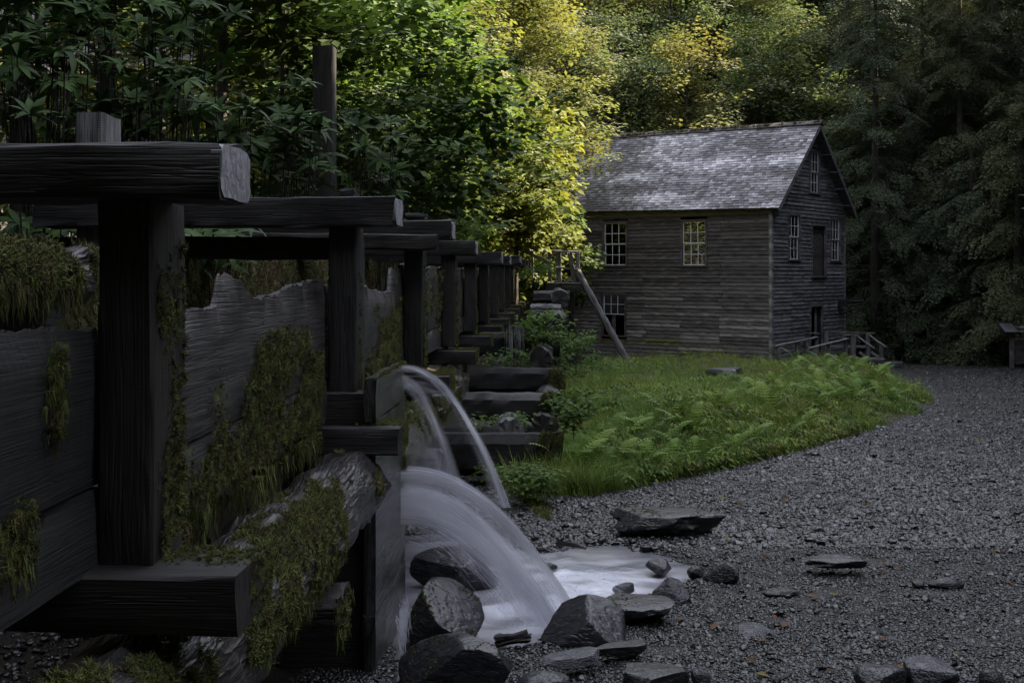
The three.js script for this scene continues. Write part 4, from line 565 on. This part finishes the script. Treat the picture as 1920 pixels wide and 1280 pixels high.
{ // loose gravel: stones too many to count
  reseed(83); const G = [1, 2, 3].map(k => { const g = new THREE.IcosahedronGeometry(1, 1), p = g.attributes.position; for (let i = 0; i < p.count; i++) { const v = V(p.getX(i), p.getY(i), p.getZ(i)), r = 1 + .55 * (vn(v.x * 1.4 + k * 9, v.y * 1.4 + 5, v.z * 1.4 + 7) - .5); p.setXYZ(i, v.x * r, v.y * r * .55, v.z * r * .8); } g.deleteAttribute('uv'); g.computeVertexNormals(); return g; });
  const lists = [[], [], []], cols = [[], [], []], q = new THREE.Quaternion();
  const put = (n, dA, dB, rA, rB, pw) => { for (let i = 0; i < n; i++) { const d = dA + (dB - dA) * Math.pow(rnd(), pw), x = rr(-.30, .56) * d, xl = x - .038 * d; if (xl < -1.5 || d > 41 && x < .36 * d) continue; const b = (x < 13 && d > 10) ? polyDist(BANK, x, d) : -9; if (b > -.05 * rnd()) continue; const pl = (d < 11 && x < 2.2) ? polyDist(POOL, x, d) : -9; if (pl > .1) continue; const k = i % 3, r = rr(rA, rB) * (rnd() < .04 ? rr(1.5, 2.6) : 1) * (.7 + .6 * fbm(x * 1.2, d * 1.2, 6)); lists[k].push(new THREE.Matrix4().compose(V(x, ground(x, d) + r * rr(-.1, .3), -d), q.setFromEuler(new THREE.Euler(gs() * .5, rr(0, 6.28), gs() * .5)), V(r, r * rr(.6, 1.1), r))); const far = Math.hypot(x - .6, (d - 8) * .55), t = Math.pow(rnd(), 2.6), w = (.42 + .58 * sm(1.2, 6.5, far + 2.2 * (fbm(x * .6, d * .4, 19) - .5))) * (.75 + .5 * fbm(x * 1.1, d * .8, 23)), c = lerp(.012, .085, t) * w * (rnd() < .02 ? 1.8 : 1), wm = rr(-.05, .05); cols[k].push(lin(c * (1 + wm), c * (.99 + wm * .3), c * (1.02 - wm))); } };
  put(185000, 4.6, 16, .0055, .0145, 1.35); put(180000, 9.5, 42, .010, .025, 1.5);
  for (let i = 0; i < 3500; i++) { const d = rr(4.8, 9), x = rr(-4.2, -1.4), r = rr(.01, .035), k = i % 3, c = rr(.01, .03); lists[k].push(new THREE.Matrix4().compose(V(x, ground(x, d) + r * .2, -d), q.setFromEuler(new THREE.Euler(gs() * .5, rr(0, 6.28), gs() * .5)), V(r, r, r))); cols[k].push(lin(c, c, c)); }
  const gg = thing('gravel', 'loose dark grey gravel covering the yard', 'gravel'); gg.userData.kind = 'stuff'; lists.forEach((l, k) => { const o = inst('pebbles', G[k], mat.pebble, l, cols[k]); o.userData.kind = 'stuff'; gg.add(o); });
}

// ───────────── grass, weeds and ferns on the bank ─────────────
const inBank = () => { for (; ;) { const p = gp(rr(950, 1745), rr(686, 930)); if (p[1] > 10 && p[1] < 42 && polyDist(BANK, p[0], p[1]) > -.12) return p; } };
function leafShape(len, wid, seg, fold, arch, tipw = 0) { // a leaf along +x, midrib fold, arching down
  const p = [], id = []; for (let i = 0; i <= seg; i++) { const t = i / seg, w = wid * (Math.sin(Math.PI * Math.pow(t, .8)) * .5 + tipw * 0) + (i === 0 ? .002 : 0), y = -arch * t * t * len; p.push(t * len, y + fold * w, w, t * len, y, 0, t * len, y + fold * w, -w); if (i) { const q = i * 3; id.push(q - 3, q, q - 2, q, q + 1, q - 2, q - 2, q + 1, q - 1, q + 1, q + 2, q - 1); } } return geoFrom(p, id);
}
{
  reseed(101); const bl = (n, h, w, lean) => { const p = [], id = []; for (let i = 0; i < n; i++) { const a = rr(0, 6.28), hh = h * rr(.5, 1.1), l = lean * rr(.3, 1.3), x = rr(-.5, .5) * .16, z = rr(-.5, .5) * .16, o = p.length / 3, c = Math.cos(a), s = Math.sin(a); for (let k = 0; k <= 3; k++) { const t = k / 3, ww = w * (1 - t * .9), dx = l * t * t * hh; p.push(x + c * dx - s * ww, hh * t * (1 - .25 * l * t), z + s * dx + c * ww, x + c * dx + s * ww, hh * t * (1 - .25 * l * t), z + s * dx - c * ww); if (k) { const q = o + k * 2; id.push(q - 2, q - 1, q, q - 1, q + 1, q); } } } return geoFrom(p, id); };
  const grassG = bl(16, .20, .004, .6), tallG = bl(14, .42, .005, .9); const M1 = [], C1 = [], M2 = [], C2 = [], q = new THREE.Quaternion();
  const bare = (x, d) => sm(.52, .62, fbm(x * .55 + 3, d * .3 + 1, 17)) * sm(16, 18, d) * sm(32, 28, d);
  for (let i = 0; i < 26000; i++) { const [x, d] = inBank(); if (rnd() < bare(x, d)) continue; const tall = (x < .9 + .02 * d && rnd() < .35) || rnd() < .06, s = rr(.6, 1.3) * (d > 27 && !tall ? .6 : 1); (tall ? M2 : M1).push(new THREE.Matrix4().compose(V(x, ground(x, d) + .0, -d), q.setFromAxisAngle(up, rr(0, 6.28)), V(s, s, s))); const k = rr(.7, 1.3), y = fbm(x, d * .5, 2); (tall ? C2 : C1).push(lin(.175 * k * (.6 + .8 * y), .245 * k, .05 * k)); }
  const gm = leafM([1, 1, 1], .35, .8);
  tag(inst('grass', grassG, gm, M1, C1), 'short green grass growing over the bank by the mill', 'grass', null, 'stuff'); tag(inst('tall_grass', tallG, gm, M2, C2), 'taller arching grass among the bank weeds', 'grass', null, 'stuff');
  // broad-leaved weeds
  const wp = []; for (let i = 0; i < 12; i++) { const g = leafShape(rr(.07, .13), rr(.04, .06), 3, .3, .6); g.rotateZ(rr(-.2, .6)); g.translate(.04, 0, 0); g.rotateY(i * 2.4); g.translate(0, rr(.04, .26), 0); wp.push(g); } const weed = merge(wp), M3 = [], C3 = [];
  for (let i = 0; i < 11000; i++) { const [x, d] = inBank(); if (d > 25 && rnd() < .8 || fbm(x * .9, d * .5, 31) < .42 || rnd() < bare(x, d)) continue; const s = rr(.45, 1.0), k = rr(.6, 1.3); M3.push(new THREE.Matrix4().compose(V(x, ground(x, d), -d), q.setFromAxisAngle(up, rr(0, 6.28)), V(s, s * rr(.6, 1.2), s))); C3.push(rnd() < .16 ? lin(.16 * k, .14 * k, .04 * k) : rnd() < .3 ? lin(.06 * k, .11 * k, .02 * k) : lin(.15 * k, .215 * k, .035 * k)); }
  tag(inst('weeds', weed, gm, M3, C3), 'low leafy weeds mixed into the grass of the bank', 'weeds', null, 'stuff');
  // ferns: each a plant with arching fronds
  const frond = (L0, n) => { const p = [], id = [], at = t => V(t * L0 * .75, L0 * (1.1 * t - .6 * t * t), 0); for (let i = 1; i < n; i++) { const t = i / n, c = at(t), tn = at(t + .02).sub(at(t - .02)).normalize(), l = L0 * .21 * Math.pow(Math.sin(Math.PI * Math.min(1, t * .82 + .14)), .9) * (1 - .25 * t), w = L0 / n * .30; for (const s of [-1, 1]) { const o = p.length / 3, e = c.clone().addScaledVector(tn, l * .35).add(V(0, -l * .15, s * l)); for (const v of [c.clone().addScaledVector(tn, -w), c.clone().addScaledVector(tn, w), c.clone().lerp(e, .55).addScaledVector(tn, w * .9), c.clone().lerp(e, .55).addScaledVector(tn, -w * .7), e]) p.push(v.x, v.y, v.z); id.push(o, o + 1, o + 2, o, o + 2, o + 3, o + 3, o + 2, o + 4); } } for (let i = 0; i < 8; i++) { const a = at(i / 8), b = at((i + 1) / 8), o = p.length / 3; p.push(a.x, a.y, -.004, a.x, a.y, .004, b.x, b.y, -.003, b.x, b.y, .003); id.push(o, o + 1, o + 2, o + 1, o + 3, o + 2); } return geoFrom(p, id); };
  const fg = [frond(.62, 13), frond(.5, 11), frond(.74, 14)];
  const spots = [[1462, 838], [1440, 815], [1500, 822], [1530, 800], [1475, 785], [1560, 790], [1600, 780], [1540, 770], [1585, 752], [1620, 765], [1640, 745], [1600, 730], [1560, 735], [1520, 745], [1400, 850], [1370, 862], [1330, 870], [1350, 835], [1300, 880], [1290, 860], [1250, 890], [1210, 893], [1180, 900], [1150, 895], [1120, 910], [1090, 905], [1160, 870], [1210, 865], [1080, 880], [1500, 715], [1545, 710], [1580, 712], [1480, 735], [1450, 760], [1420, 790], [1610, 705], [1655, 722], [1380, 810], [1260, 850], [1120, 880], [1065, 912], [1530, 725], [1690, 755], [1665, 770], [1240, 872]];
  spots.forEach(([px, py], i) => { const [x, d] = gp(px, py), f = thing('fern', 'bright green fern with arching feathery fronds on the grassy bank', 'fern', [x, ground(x, d), -d], 'ferns on the grassy bank'); const n = 6 + i % 4; for (let k = 0; k < n; k++) { const o = part(f, 'frond', fg[(i + k) % 3], mat.fern[(i * 3 + k) % 3]); o.rotation.y = k / n * 6.28 + rr(-.3, .3) + i; const s = rr(.65, 1.15); o.scale.set(s, s * rr(.9, 1.35), s); } });
}

// ───────────── foliage ─────────────
function clump(s, n, R, len, wid, flat = .6, droop = .5) { // a spray of separate leaves: two bent triangles each
  reseed(s); const p = [], id = []; for (let i = 0; i < n; i++) {
    const a = rr(0, 6.28), r = R * Math.sqrt(rnd()), c = V(Math.cos(a) * r, gs() * R * flat * .5, Math.sin(a) * r), b = a + gs() * 1.2, t = V(Math.cos(b), -droop * rr(.0, 1.4) + .1, Math.sin(b)).normalize(), sd = t.clone().cross(V(gs() * .5, 1, gs() * .5)).normalize(), l = len * rr(.6, 1.2), w = wid * rr(.7, 1.2), nn = sd.clone().cross(t), o = p.length / 3;
    for (const v of [c, c.clone().addScaledVector(t, l * .45).addScaledVector(sd, w).addScaledVector(nn, .15 * w), c.clone().addScaledVector(t, l), c.clone().addScaledVector(t, l * .45).addScaledVector(sd, -w).addScaledVector(nn, .15 * w)]) p.push(v.x, v.y, v.z); id.push(o, o + 1, o + 2, o, o + 2, o + 3);
  } return geoFrom(p, id).toNonIndexed();
}
function spray(s, len, n) { // hemlock spray: a drooping flat twig with side twigs of short needles
  reseed(s); const p = []; const tri = (a, b, c) => p.push(...a.toArray(), ...b.toArray(), ...c.toArray()); for (let i = 0; i < n; i++) { const t = i / n, x = t * len, y = -.35 * t * t * len, l = len * .38 * (1 - .8 * t) * rr(.7, 1.15); for (const sd of [-1, 1]) for (let k = 0; k < 4; k++) { const u = (k + rnd()) / 4, c = V(x + u * l * .5, y - u * u * l * .3 + rr(-.02, .02), sd * u * l), e = c.clone().add(V(rr(.05, .16) * len * .5, rr(-.05, .03), sd * rr(.03, .14) * len * .5)), q = c.clone().add(V(rr(-.02, .05), rr(-.02, .02), sd * .05 * len + rr(-.02, .02))); tri(c, e, q); } } return geoFrom(p);
}
const C = { small: [1, 2, 3].map(s => clump(200 + s, 70, .62, .17, .05)), mid: [1, 2, 3].map(s => clump(210 + s, 46, .6, .20, .075)), big: [1, 2, 3].map(s => clump(220 + s, 34, .55, .27, .095, .7, .8)), fine: [1, 2].map(s => clump(230 + s, 90, .6, .10, .035)), hem: [1, 2, 3].map(s => spray(240 + s, 1.3, 13)) };
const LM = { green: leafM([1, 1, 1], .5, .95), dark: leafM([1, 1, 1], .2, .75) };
function limbGeo(base, h, r, limbs) { const gsx = [timber(base, base.clone().add(V(gs() * .15 * h * .2, h, gs() * .15 * h * .2)), r * 2, r * 2, { round: true, taper: .25, rough: r * .12, sides: 9, seg: 12, upv: V(1, 0, 0), caps: false })]; for (const [a, b, q] of limbs) gsx.push(timber(a, b, q * 2, q * 2, { round: true, taper: .3, rough: q * .2, sides: 5, seg: 5, upv: V(.3, 1, .2), caps: false, bend: a.distanceTo(b) * .08 })); return merge(gsx); }
/* a broadleaf: trunk with limbs to clusters of leaf sprays, gaps left between the clusters */
function tree(name, label, cat, group, { x, d, y = ground(x, d), h, r, cb, ct, cw, n, geo, cs = 1, col, m = LM.green, lobes = 12, s, cx = 0, cz = 0, jit = .35 }) {
  reseed(s); const g = thing(name, label, cat, [x, y, -d], group), limbs = [], mats = [], cols = [], q = new THREE.Quaternion();
  const L0 = []; for (let i = 0; i < lobes; i++) { const t = (i + rnd()) / lobes, a = i * 2.4 + gs() * .5, prof = Math.sin(Math.PI * clamp(t * .85 + .12, 0, 1)), rad = cw * prof * rr(.45, 1); L0.push(V(cx + Math.cos(a) * rad, lerp(cb, ct, t), cz + Math.sin(a) * rad)); }
  for (const p of L0) { const k = clamp(p.y - rr(.15, .3) * Math.hypot(p.x, p.z) - .3, .1, h * .95); limbs.push([V(0, k, 0), p, r * .22]); }
  part(g, 'trunk', limbGeo(V(0, -.3, 0), h + .3, r, limbs), mat.bark);
  for (let i = 0; i < n; i++) { const p = L0[i % lobes], lr = cw * jit * 1.0, a = rr(0, 6.28), u = rr(-1, 1), k = Math.cbrt(rnd()), sq = Math.sqrt(1 - u * u); const c = V(p.x + Math.cos(a) * sq * k * lr, p.y + u * k * lr * .7, p.z + Math.sin(a) * sq * k * lr), sc = cs * rr(.7, 1.25); mats.push(new THREE.Matrix4().compose(c, q.setFromEuler(new THREE.Euler(gs() * .4, rr(0, 6.28), gs() * .4)), V(sc, sc, sc))); const b = rr(.75, 1.25), w = rr(-.12, .12); cols.push(lin(col[0] * b * (1 + w), col[1] * b, col[2] * b * (1 - w))); }
  const per = geo.map(() => [[], []]); mats.forEach((x, i) => { per[i % geo.length][0].push(x); per[i % geo.length][1].push(cols[i]); });
  per.forEach(([a, b], i) => { if (a.length) { const o = inst('crown', geo[i], m, a, b); o.userData.kind = 'stuff'; g.add(o); } }); return g;
}
function hemlock(name, label, cat, group, { x, d, h, r = .22, w, n, col, s, low = .06, cs = 1 }) {
  reseed(s); const y = ground(x, d), g = thing(name, label, cat, [x, y, -d], group), limbs = [], per = C.hem.map(() => [[], []]), q = new THREE.Quaternion(), q2 = new THREE.Quaternion(); let i = 0;
  for (let k = 0; k < n / 9; k++) { const t = Math.pow(rnd(), 1.15) * (1 - low) + low, yy = t * h, a = k * 2.39996 + gs() * .3, len = w * Math.pow(1 - t, .75) * rr(.65, 1.15) + .25, e = V(Math.cos(a) * len, yy - len * .22, Math.sin(a) * len), st = V(0, yy, 0); if (k % 3 === 0) limbs.push([st, e, .03]);
    for (let j = 0; j < 9; j++) { const u = Math.pow((j + rnd()) / 9, .8), c = st.clone().lerp(e, u).add(V(gs() * .2, -.12 * u * u * len + gs() * .12, gs() * .2)), sc = cs * rr(.6, 1.1) * (.55 + .45 * u); q.setFromAxisAngle(up, -a + gs() * .9); q.multiply(q2.setFromAxisAngle(V(0, 0, 1), -.15 - rnd() * .4)); const P0 = per[i++ % 3], b = rr(.7, 1.25); P0[0].push(new THREE.Matrix4().compose(c, q, V(sc, sc, sc))); P0[1].push(lin(col[0] * b, col[1] * b, col[2] * b)); } }
  part(g, 'trunk', limbGeo(V(0, -.3, 0), h, r, limbs), mat.bark); per.forEach(([a, b], k) => { if (a.length) { const o = inst('crown', C.hem[k], LM.dark, a, b); o.userData.kind = 'stuff'; g.add(o); } }); return g;
}
const at = (px, d) => (px - 960) * d / F;
// the sunlit tree beside the mill, its big leaves over the flume's end
tree('sunlit_tree', 'sunlit yellow green tree with large leaves beside the mill roof', 'tree', null, { x: at(962, 34), d: 34, h: 6.5, r: .14, cb: 4.7, ct: 8.9, cw: 2.1, n: 330, geo: C.big, cs: 1, col: [.16, .185, .03], lobes: 20, s: 301, jit: .42 });
tree('sapling', 'green leafy branches hanging in front of the mill eave corner', 'tree', null, { x: at(1064, 39.5), d: 39.5, h: 5, r: .05, cb: 2.6, ct: 5.7, cw: .75, n: 64, geo: C.big, cs: .8, col: [.085, .13, .03], lobes: 9, s: 302, jit: .6 });
tree('tall_tree', 'tall sunlit tree rising behind the large leaved tree', 'tree', null, { x: at(960, 43), d: 43, h: 13, r: .22, cb: 4, ct: 15.5, cw: 3.8, n: 460, geo: C.small, cs: 1.15, col: [.15, .165, .035], lobes: 22, s: 303 });
tree('tall_tree', 'slimmer sunlit tree with small leaves left of the mill ridge', 'tree', null, { x: at(1085, 52), d: 52, h: 13, r: .2, cb: 4, ct: 15, cw: 3.4, n: 380, geo: C.small, cs: 1.2, col: [.14, .155, .045], lobes: 20, s: 304 });
tree('sunlit_tree', 'sunlit tree standing behind the mill, seen through its windows', 'tree', null, { x: 9.4, d: 54, h: 6, r: .12, cb: 1.2, ct: 7, cw: 2.4, n: 160, geo: C.mid, cs: 1.1, col: [.14, .15, .02], lobes: 14, s: 305 });
tree('sunlit_tree', 'low sunlit branches filling the gap between flume end and mill', 'tree', null, { x: at(950, 39), d: 39, h: 4.5, r: .08, cb: 3.2, ct: 6.2, cw: 2.3, n: 200, geo: C.big, cs: .95, col: [.15, .18, .03], lobes: 16, s: 306, jit: .45 });
// maples along the flume's far side
const maples = [[830, 30, 8, 3.0, [.12, .165, .028]], [750, 25, 8, 2.8, [.105, .165, .026]], [680, 22, 9, 2.7, [.10, .165, .026]], [600, 26, 10, 3.2, [.15, .18, .026]], [500, 24, 10, 3.0, [.15, .18, .026]], [400, 27, 11, 3.4, [.19, .195, .026]], [300, 25, 11, 3.2, [.18, .19, .026]], [190, 24, 11, 3.2, [.17, .18, .026]], [80, 24, 11, 3.2, [.14, .165, .026]], [-20, 22, 11, 3, [.08, .12, .022]], [870, 37, 11, 3.2, [.15, .165, .028]]];
const mapLab = ['slender maple overhanging the middle of the flume', 'green maple behind the fourth flume frame', 'maple with dark twigs behind the tall flume post', 'bright maple in the sunlit thicket behind the rhododendrons', 'maple behind the tall post, lit from behind', 'sun flecked maple above the nearest flume beam', 'pale green maple glowing between dark rhododendron leaves', 'maple behind the thick dark trunk', 'shaded maple at the dark edge of the wood', 'maple mostly hidden at the dark edge of the wood', 'yellow green maple between the flume and the large leaved tree'];
maples.forEach(([px, d, h, w, c], i) => tree('maple_tree', mapLab[i], 'tree', 'maples beyond the flume', { x: at(px, d), d, h, r: .11, cb: px >= 600 ? 4.6 : 1.2, ct: h + 1.5, cw: w, n: 215, geo: C.mid, cs: 1, col: c, lobes: 22, s: 320 + i }));
// low branch of leaves reaching across above the flume
tree('maple_tree', 'dark leafy maple reaching over the flume from the upper edge', 'tree', 'maples beyond the flume', { x: at(520, 17), d: 17, h: 7.5, r: .12, cb: 3.6, ct: 6.6, cw: 2.6, n: 170, geo: C.mid, cs: .9, col: [.05, .09, .018], lobes: 16, s: 340, cx: 1.6, m: LM.dark });
// dark trunks among the rhododendrons
[[172, 11.5, .15, 9, 'thick dark trunk rising behind the nearest flume beam'], [28, 10, .12, 9, 'dark straight trunk near the edge of the rhododendrons'], [420, 14, .12, 9, 'slim dark trunk between the nearest beam and the tall post'], [300, 17, .09, 9, 'leaning thin trunk deep among the sunlit leaves']].forEach(([px, d, r, h, lb], i) => tree('tree', lb, 'tree', null, { x: at(px, d), d, h, r, cb: 5.5, ct: 10, cw: 2.6, n: 150, geo: C.mid, cs: 1, col: [.04, .07, .015], lobes: 12, s: 350 + i, m: LM.dark }));
// hemlocks and broadleaves of the dark wood beside and behind the mill
const hl = [[1640, 46, 15, 3.4], [1720, 50, 17, 3.6], [1800, 47, 16, 3.6], [1880, 50, 17, 3.6], [1960, 47, 16, 3.4], [1690, 56, 18, 3.8], [1770, 58, 19, 3.8], [1850, 57, 19, 3.8], [1930, 59, 19, 3.8], [1610, 55, 17, 3.6], [2040, 50, 17, 3.6], [1905, 41.5, 11, 2.5], [1830, 43.5, 9, 2.6], [1760, 44.5, 7, 2.4]];
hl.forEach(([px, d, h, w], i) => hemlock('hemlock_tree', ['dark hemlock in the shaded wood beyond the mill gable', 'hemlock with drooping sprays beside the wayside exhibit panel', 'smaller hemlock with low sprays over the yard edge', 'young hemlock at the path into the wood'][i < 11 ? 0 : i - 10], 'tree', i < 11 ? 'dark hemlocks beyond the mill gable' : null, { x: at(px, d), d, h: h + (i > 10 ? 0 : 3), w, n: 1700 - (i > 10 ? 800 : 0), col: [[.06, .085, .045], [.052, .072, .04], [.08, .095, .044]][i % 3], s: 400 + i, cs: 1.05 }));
reseed(440); const fl = []; for (let d = 54; d < 96; d += 6.5) for (let px = 540; px < 2050; px += 62000 / d / 12) fl.push([px + rr(-35, 35), d + rr(-3, 3)]);
fl.forEach(([px, d], i) => { const far = d > 75, x = at(px, d), sunny = px < 1560; tree('forest_tree', sunny ? 'leafy tree in the wood on the slope behind the mill' : 'shaded tree in the wood on the slope beyond the hemlocks', 'tree', sunny ? 'trees on the slope behind the mill' : 'trees on the slope beyond the hemlocks', { x, d, h: rr(9, 14), r: .2, cb: 2, ct: rr(12, 16), cw: rr(3, 4.2), n: far ? 110 : 190, geo: C.small, cs: far ? 1.9 : 1.45, col: sunny ? pick([[.09, .12, .035], [.12, .14, .04], [.07, .10, .035], [.15, .155, .04]]) : [.05, .07, .028], lobes: 18, s: 500 + i, jit: .4 }); });  // sunlight and shade on the slope are put into the leaf colours
// undergrowth along the wood's edge
for (const [px, d, h, w, lb] of [[1690, 45, 1.6, 1.2, 'leafy bush in the gap between mill and hemlocks'], [1625, 47, 2.2, 1.3, 'pale leafed bush behind the landing stairs'], [1660, 49, 4, 1.6, 'tall pale bush catching light beyond the gable'], [1850, 42.5, .5, .6, 'low leafy plant at the foot of the exhibit panel'], [1600, 50, 5, 1.7, 'shrub growing close behind the gable corner']]) tree('bush', lb, 'bush', null, { x: at(px, d), d, h: h * .6, r: .04, cb: .1, ct: h, cw: w, n: 70, geo: C.fine, cs: 1, col: [.07, .085, .03], lobes: 10, s: 700 + px, jit: .6 });
for (const [px, py, d, h, w, n, lb] of [[720, 440, 16.5, .7, .45, 40, 'bright green leaves just behind the third crossbeam'], [790, 450, 20, .9, .5, 40, 'leafy bush behind the fourth crossbeam'], [860, 468, 24, .8, .5, 34, 'leafy bush above the middle of the flume'], [1020, 650, 16.8, .55, .3, 16, 'leafy vine growing from the crib logs below the platform'], [1035, 705, 19, 1.1, .4, 26, 'bushy vine covering the pale crib log'], [1080, 672, 20, .45, .3, 14, 'bright leafy shoot beside the mill wall'], [970, 686, 16.6, .25, .35, 12, 'small leafy plants on the crib log behind the falling threads'], [1010, 520, 30, .35, .5, 12, 'leafy twigs hanging in front of the gate platform'], [1075, 800, 14, .45, .28, 22, 'leafy weed clump beside the crib logs'], [985, 915, 11.6, .15, .35, 20, 'low leafy plants under the lowest crib log'], [1110, 745, 27, .9, .55, 36, 'feathery green shrub at the foot of the leaning pole'], [1150, 715, 31, .55, .6, 30, 'green shrub under the mill wall by the pole'], [945, 800, 13.7, .18, .3, 10, 'small leaves between the two lowest crib logs']]) { const p = W(px, py, d); tree('leafy_plant', lb, 'plant', null, { x: p.x, d, y: p.y, h: h * .8, r: .012, cb: .05, ct: h, cw: w, n, geo: C.mid, cs: .32 + .1 * h, col: [.085, .15, .025], lobes: 7, s: 800 + px + py, jit: .6 }); }
{ // a fringe at the bank's edge toward the pool
  reseed(811); const l = []; for (let i = 0; i < 900; i++) { const px = rr(955, 1030), py = 900 + (px - 955) * .75 + rr(-8, 22), [x, d] = gp(px, py); l.push([V(x, ground(x, d), -d), V(0, 1, .2), rr(.03, .06), mossCol()]); } tag(inst('moss', tuftGeo, mat.moss, mossMats(l), l.map(e => e[3])), 'mossy fringe of low plants between bank and pool', 'moss', null, 'stuff');
}

// ───────────── rhododendrons behind the flume: every leaf its own ─────────────
{
  const lg = [leafShape(.17, .050, 6, .25, .25), leafShape(.15, .052, 6, .15, .35), leafShape(.19, .052, 6, .3, .5)];
  const whorl = lg.map((g, j) => merge([...Array(8)].map((_, k) => { const c = g.clone(); c.rotateZ(rr(-.1, .6)); c.rotateY(k / 8 * 6.28 + gs() * .15); return c; })));
  const R = [[0, 150, 60, 250, 7.6, 34, 'dark rhododendron at the edge, its leaves above the end of the nearest beam'], [185, 380, 120, 262, 8.2, 34, 'rhododendron rising just above the nearest beam'], [375, 560, 150, 350, 10.2, 36, 'rhododendron with clear pale green leaves beside the tall post'], [520, 600, 200, 350, 10.8, 20, 'small rhododendron hugging the tall post'], [635, 770, 215, 365, 13.5, 34, 'rhododendron on the far side of the tall post'], [335, 450, 425, 520, 7.2, 16, 'low rhododendron seen under the flume beams'], [430, 660, 455, 515, 11, 20, 'rhododendron glimpsed between tie beam and mossy wall'], [170, 420, 0, 120, 8.8, 34, 'dark overhanging rhododendron at the upper edge'], [0, 180, 0, 90, 8.4, 30, 'darkest rhododendron in the upper corner'], [20, 130, 405, 470, 7.5, 14, 'rhododendron leaves behind the mossy trough by the pale post']];
  R.forEach(([x0, x1, y0, y1, d, n, lb], i) => {
    reseed(900 + i); const cx = at((x0 + x1) / 2, d), by = ground(cx, d), g = thing('rhododendron', lb, 'shrub', [cx, by, -d], 'rhododendrons behind the flume'), limbs = [], hub = V(0, .1, 0), whorls = [];
    for (let k = 0; k < n; k++) { const p = W(rr(x0, x1), rr(y0, y1), d + gs() * .45), q = V(p.x - cx, p.y - by, p.z + d); whorls.push(q); const mid = q.clone().multiplyScalar(.55).add(V(gs() * .1, .1, gs() * .1)); limbs.push([mid, q, .006]); if (k % 7 === 0) limbs.push([hub, mid, .012]); }
    part(g, 'branches', merge(limbs.map(([a, b, r]) => timber(a, b, r * 2, r * 2, { round: true, taper: .6, rough: .003, sides: 5, seg: 4, upv: V(.3, .2, 1), caps: false }))), mat.stem);
    for (const q of whorls) { const ax = V(gs() * .6, 1, gs() * .5 + .35).normalize(), rot = new THREE.Quaternion().setFromUnitVectors(up, ax), m = 7 + Math.floor(rnd() * 2), ph = rr(0, 6), sc = rr(.85, 1.25) * (d > 10 ? 1.25 : 1), lift = rr(-.15, .75); for (let k = 0; k < m; k++) { const o = part(g, 'leaf', lg[k % 3], mat.rhodo[(k + (rnd() < .3 ? 1 : 0) + (i > 6 ? 2 : 0)) % 3]); o.position.copy(q); o.quaternion.copy(rot).multiply(new THREE.Quaternion().setFromAxisAngle(up, ph + k / m * 6.283 + gs() * .15)).multiply(new THREE.Quaternion().setFromAxisAngle(V(0, 0, 1), lift + gs() * .2)); o.scale.setScalar(sc * rr(.8, 1.1)); } }
    const ms = [[], [], []]; for (let k = 0; k < n * .7; k++) { const p = W(rr(x0 - 20, x1 + 20), rr(y0 - 10, y1 + 60), d + rr(.3, 1.6)); ms[k % 3].push(new THREE.Matrix4().compose(V(p.x - cx, p.y - by, p.z + d), new THREE.Quaternion().setFromEuler(new THREE.Euler(gs() * .6, rr(0, 6), gs() * .6)), V(1, 1, 1).multiplyScalar(rr(.85, 1.2)))); }
    ms.forEach((a, k) => { const o = inst('leaves', whorl[k], mat.rhodo[(k + (i > 6 ? 2 : 0)) % 3], a); o.userData.kind = 'stuff'; g.add(o); });
  });
}
{ // unseen rest of the wood round the yard, shaped to block sun and sky
  reseed(950); const l = [[], []], c = [[], []], q = new THREE.Quaternion();
  const blob = (x, d, y0, y1, n, w) => { for (let i = 0; i < n; i++) { const k = i % 2, s = rr(1.6, 3), p = V(x + gs() * w, rr(y0, y1), -d + gs() * w); l[k].push(new THREE.Matrix4().compose(p, q.setFromEuler(new THREE.Euler(gs() * .5, rr(0, 6.28), gs() * .5)), V(s, s, s))); const b = rr(.6, 1.2); c[k].push(lin(.045 * b, .07 * b, .02 * b)); } };
  for (let a = -11; a <= 18; a += 1.3) blob(a, -4.5 - rr(0, 2) - Math.max(0, a) * .15, -2, 15, 330, 1.0);
  for (let d = -6; d < 34; d += 2) blob(17.5 + .08 * d + rr(0, 3), d, -2, d < 6 ? 5 : d < 20 ? 24 : 19.5, d < 6 ? 130 : 350, 1.4);
  for (let d = 34; d < 66; d += 2) blob(.505 * d + 2.6 + rr(0, 3), d, -3, 17, 230, 1.3);
  for (let d = -2; d < 10; d += 1.8) blob(-8 - rr(0, 2), d, -1, 9, 120, 1.2);
  const g = thing('woods', 'unseen leafy wood around the yard, shaped to shade it', 'woods'); g.userData.kind = 'stuff'; l.forEach((m, k) => { const o = inst('foliage', C.mid[k], LM.dark, m, c[k]); o.userData.kind = 'stuff'; g.add(o); });
}
renderer.render(scene, camera);
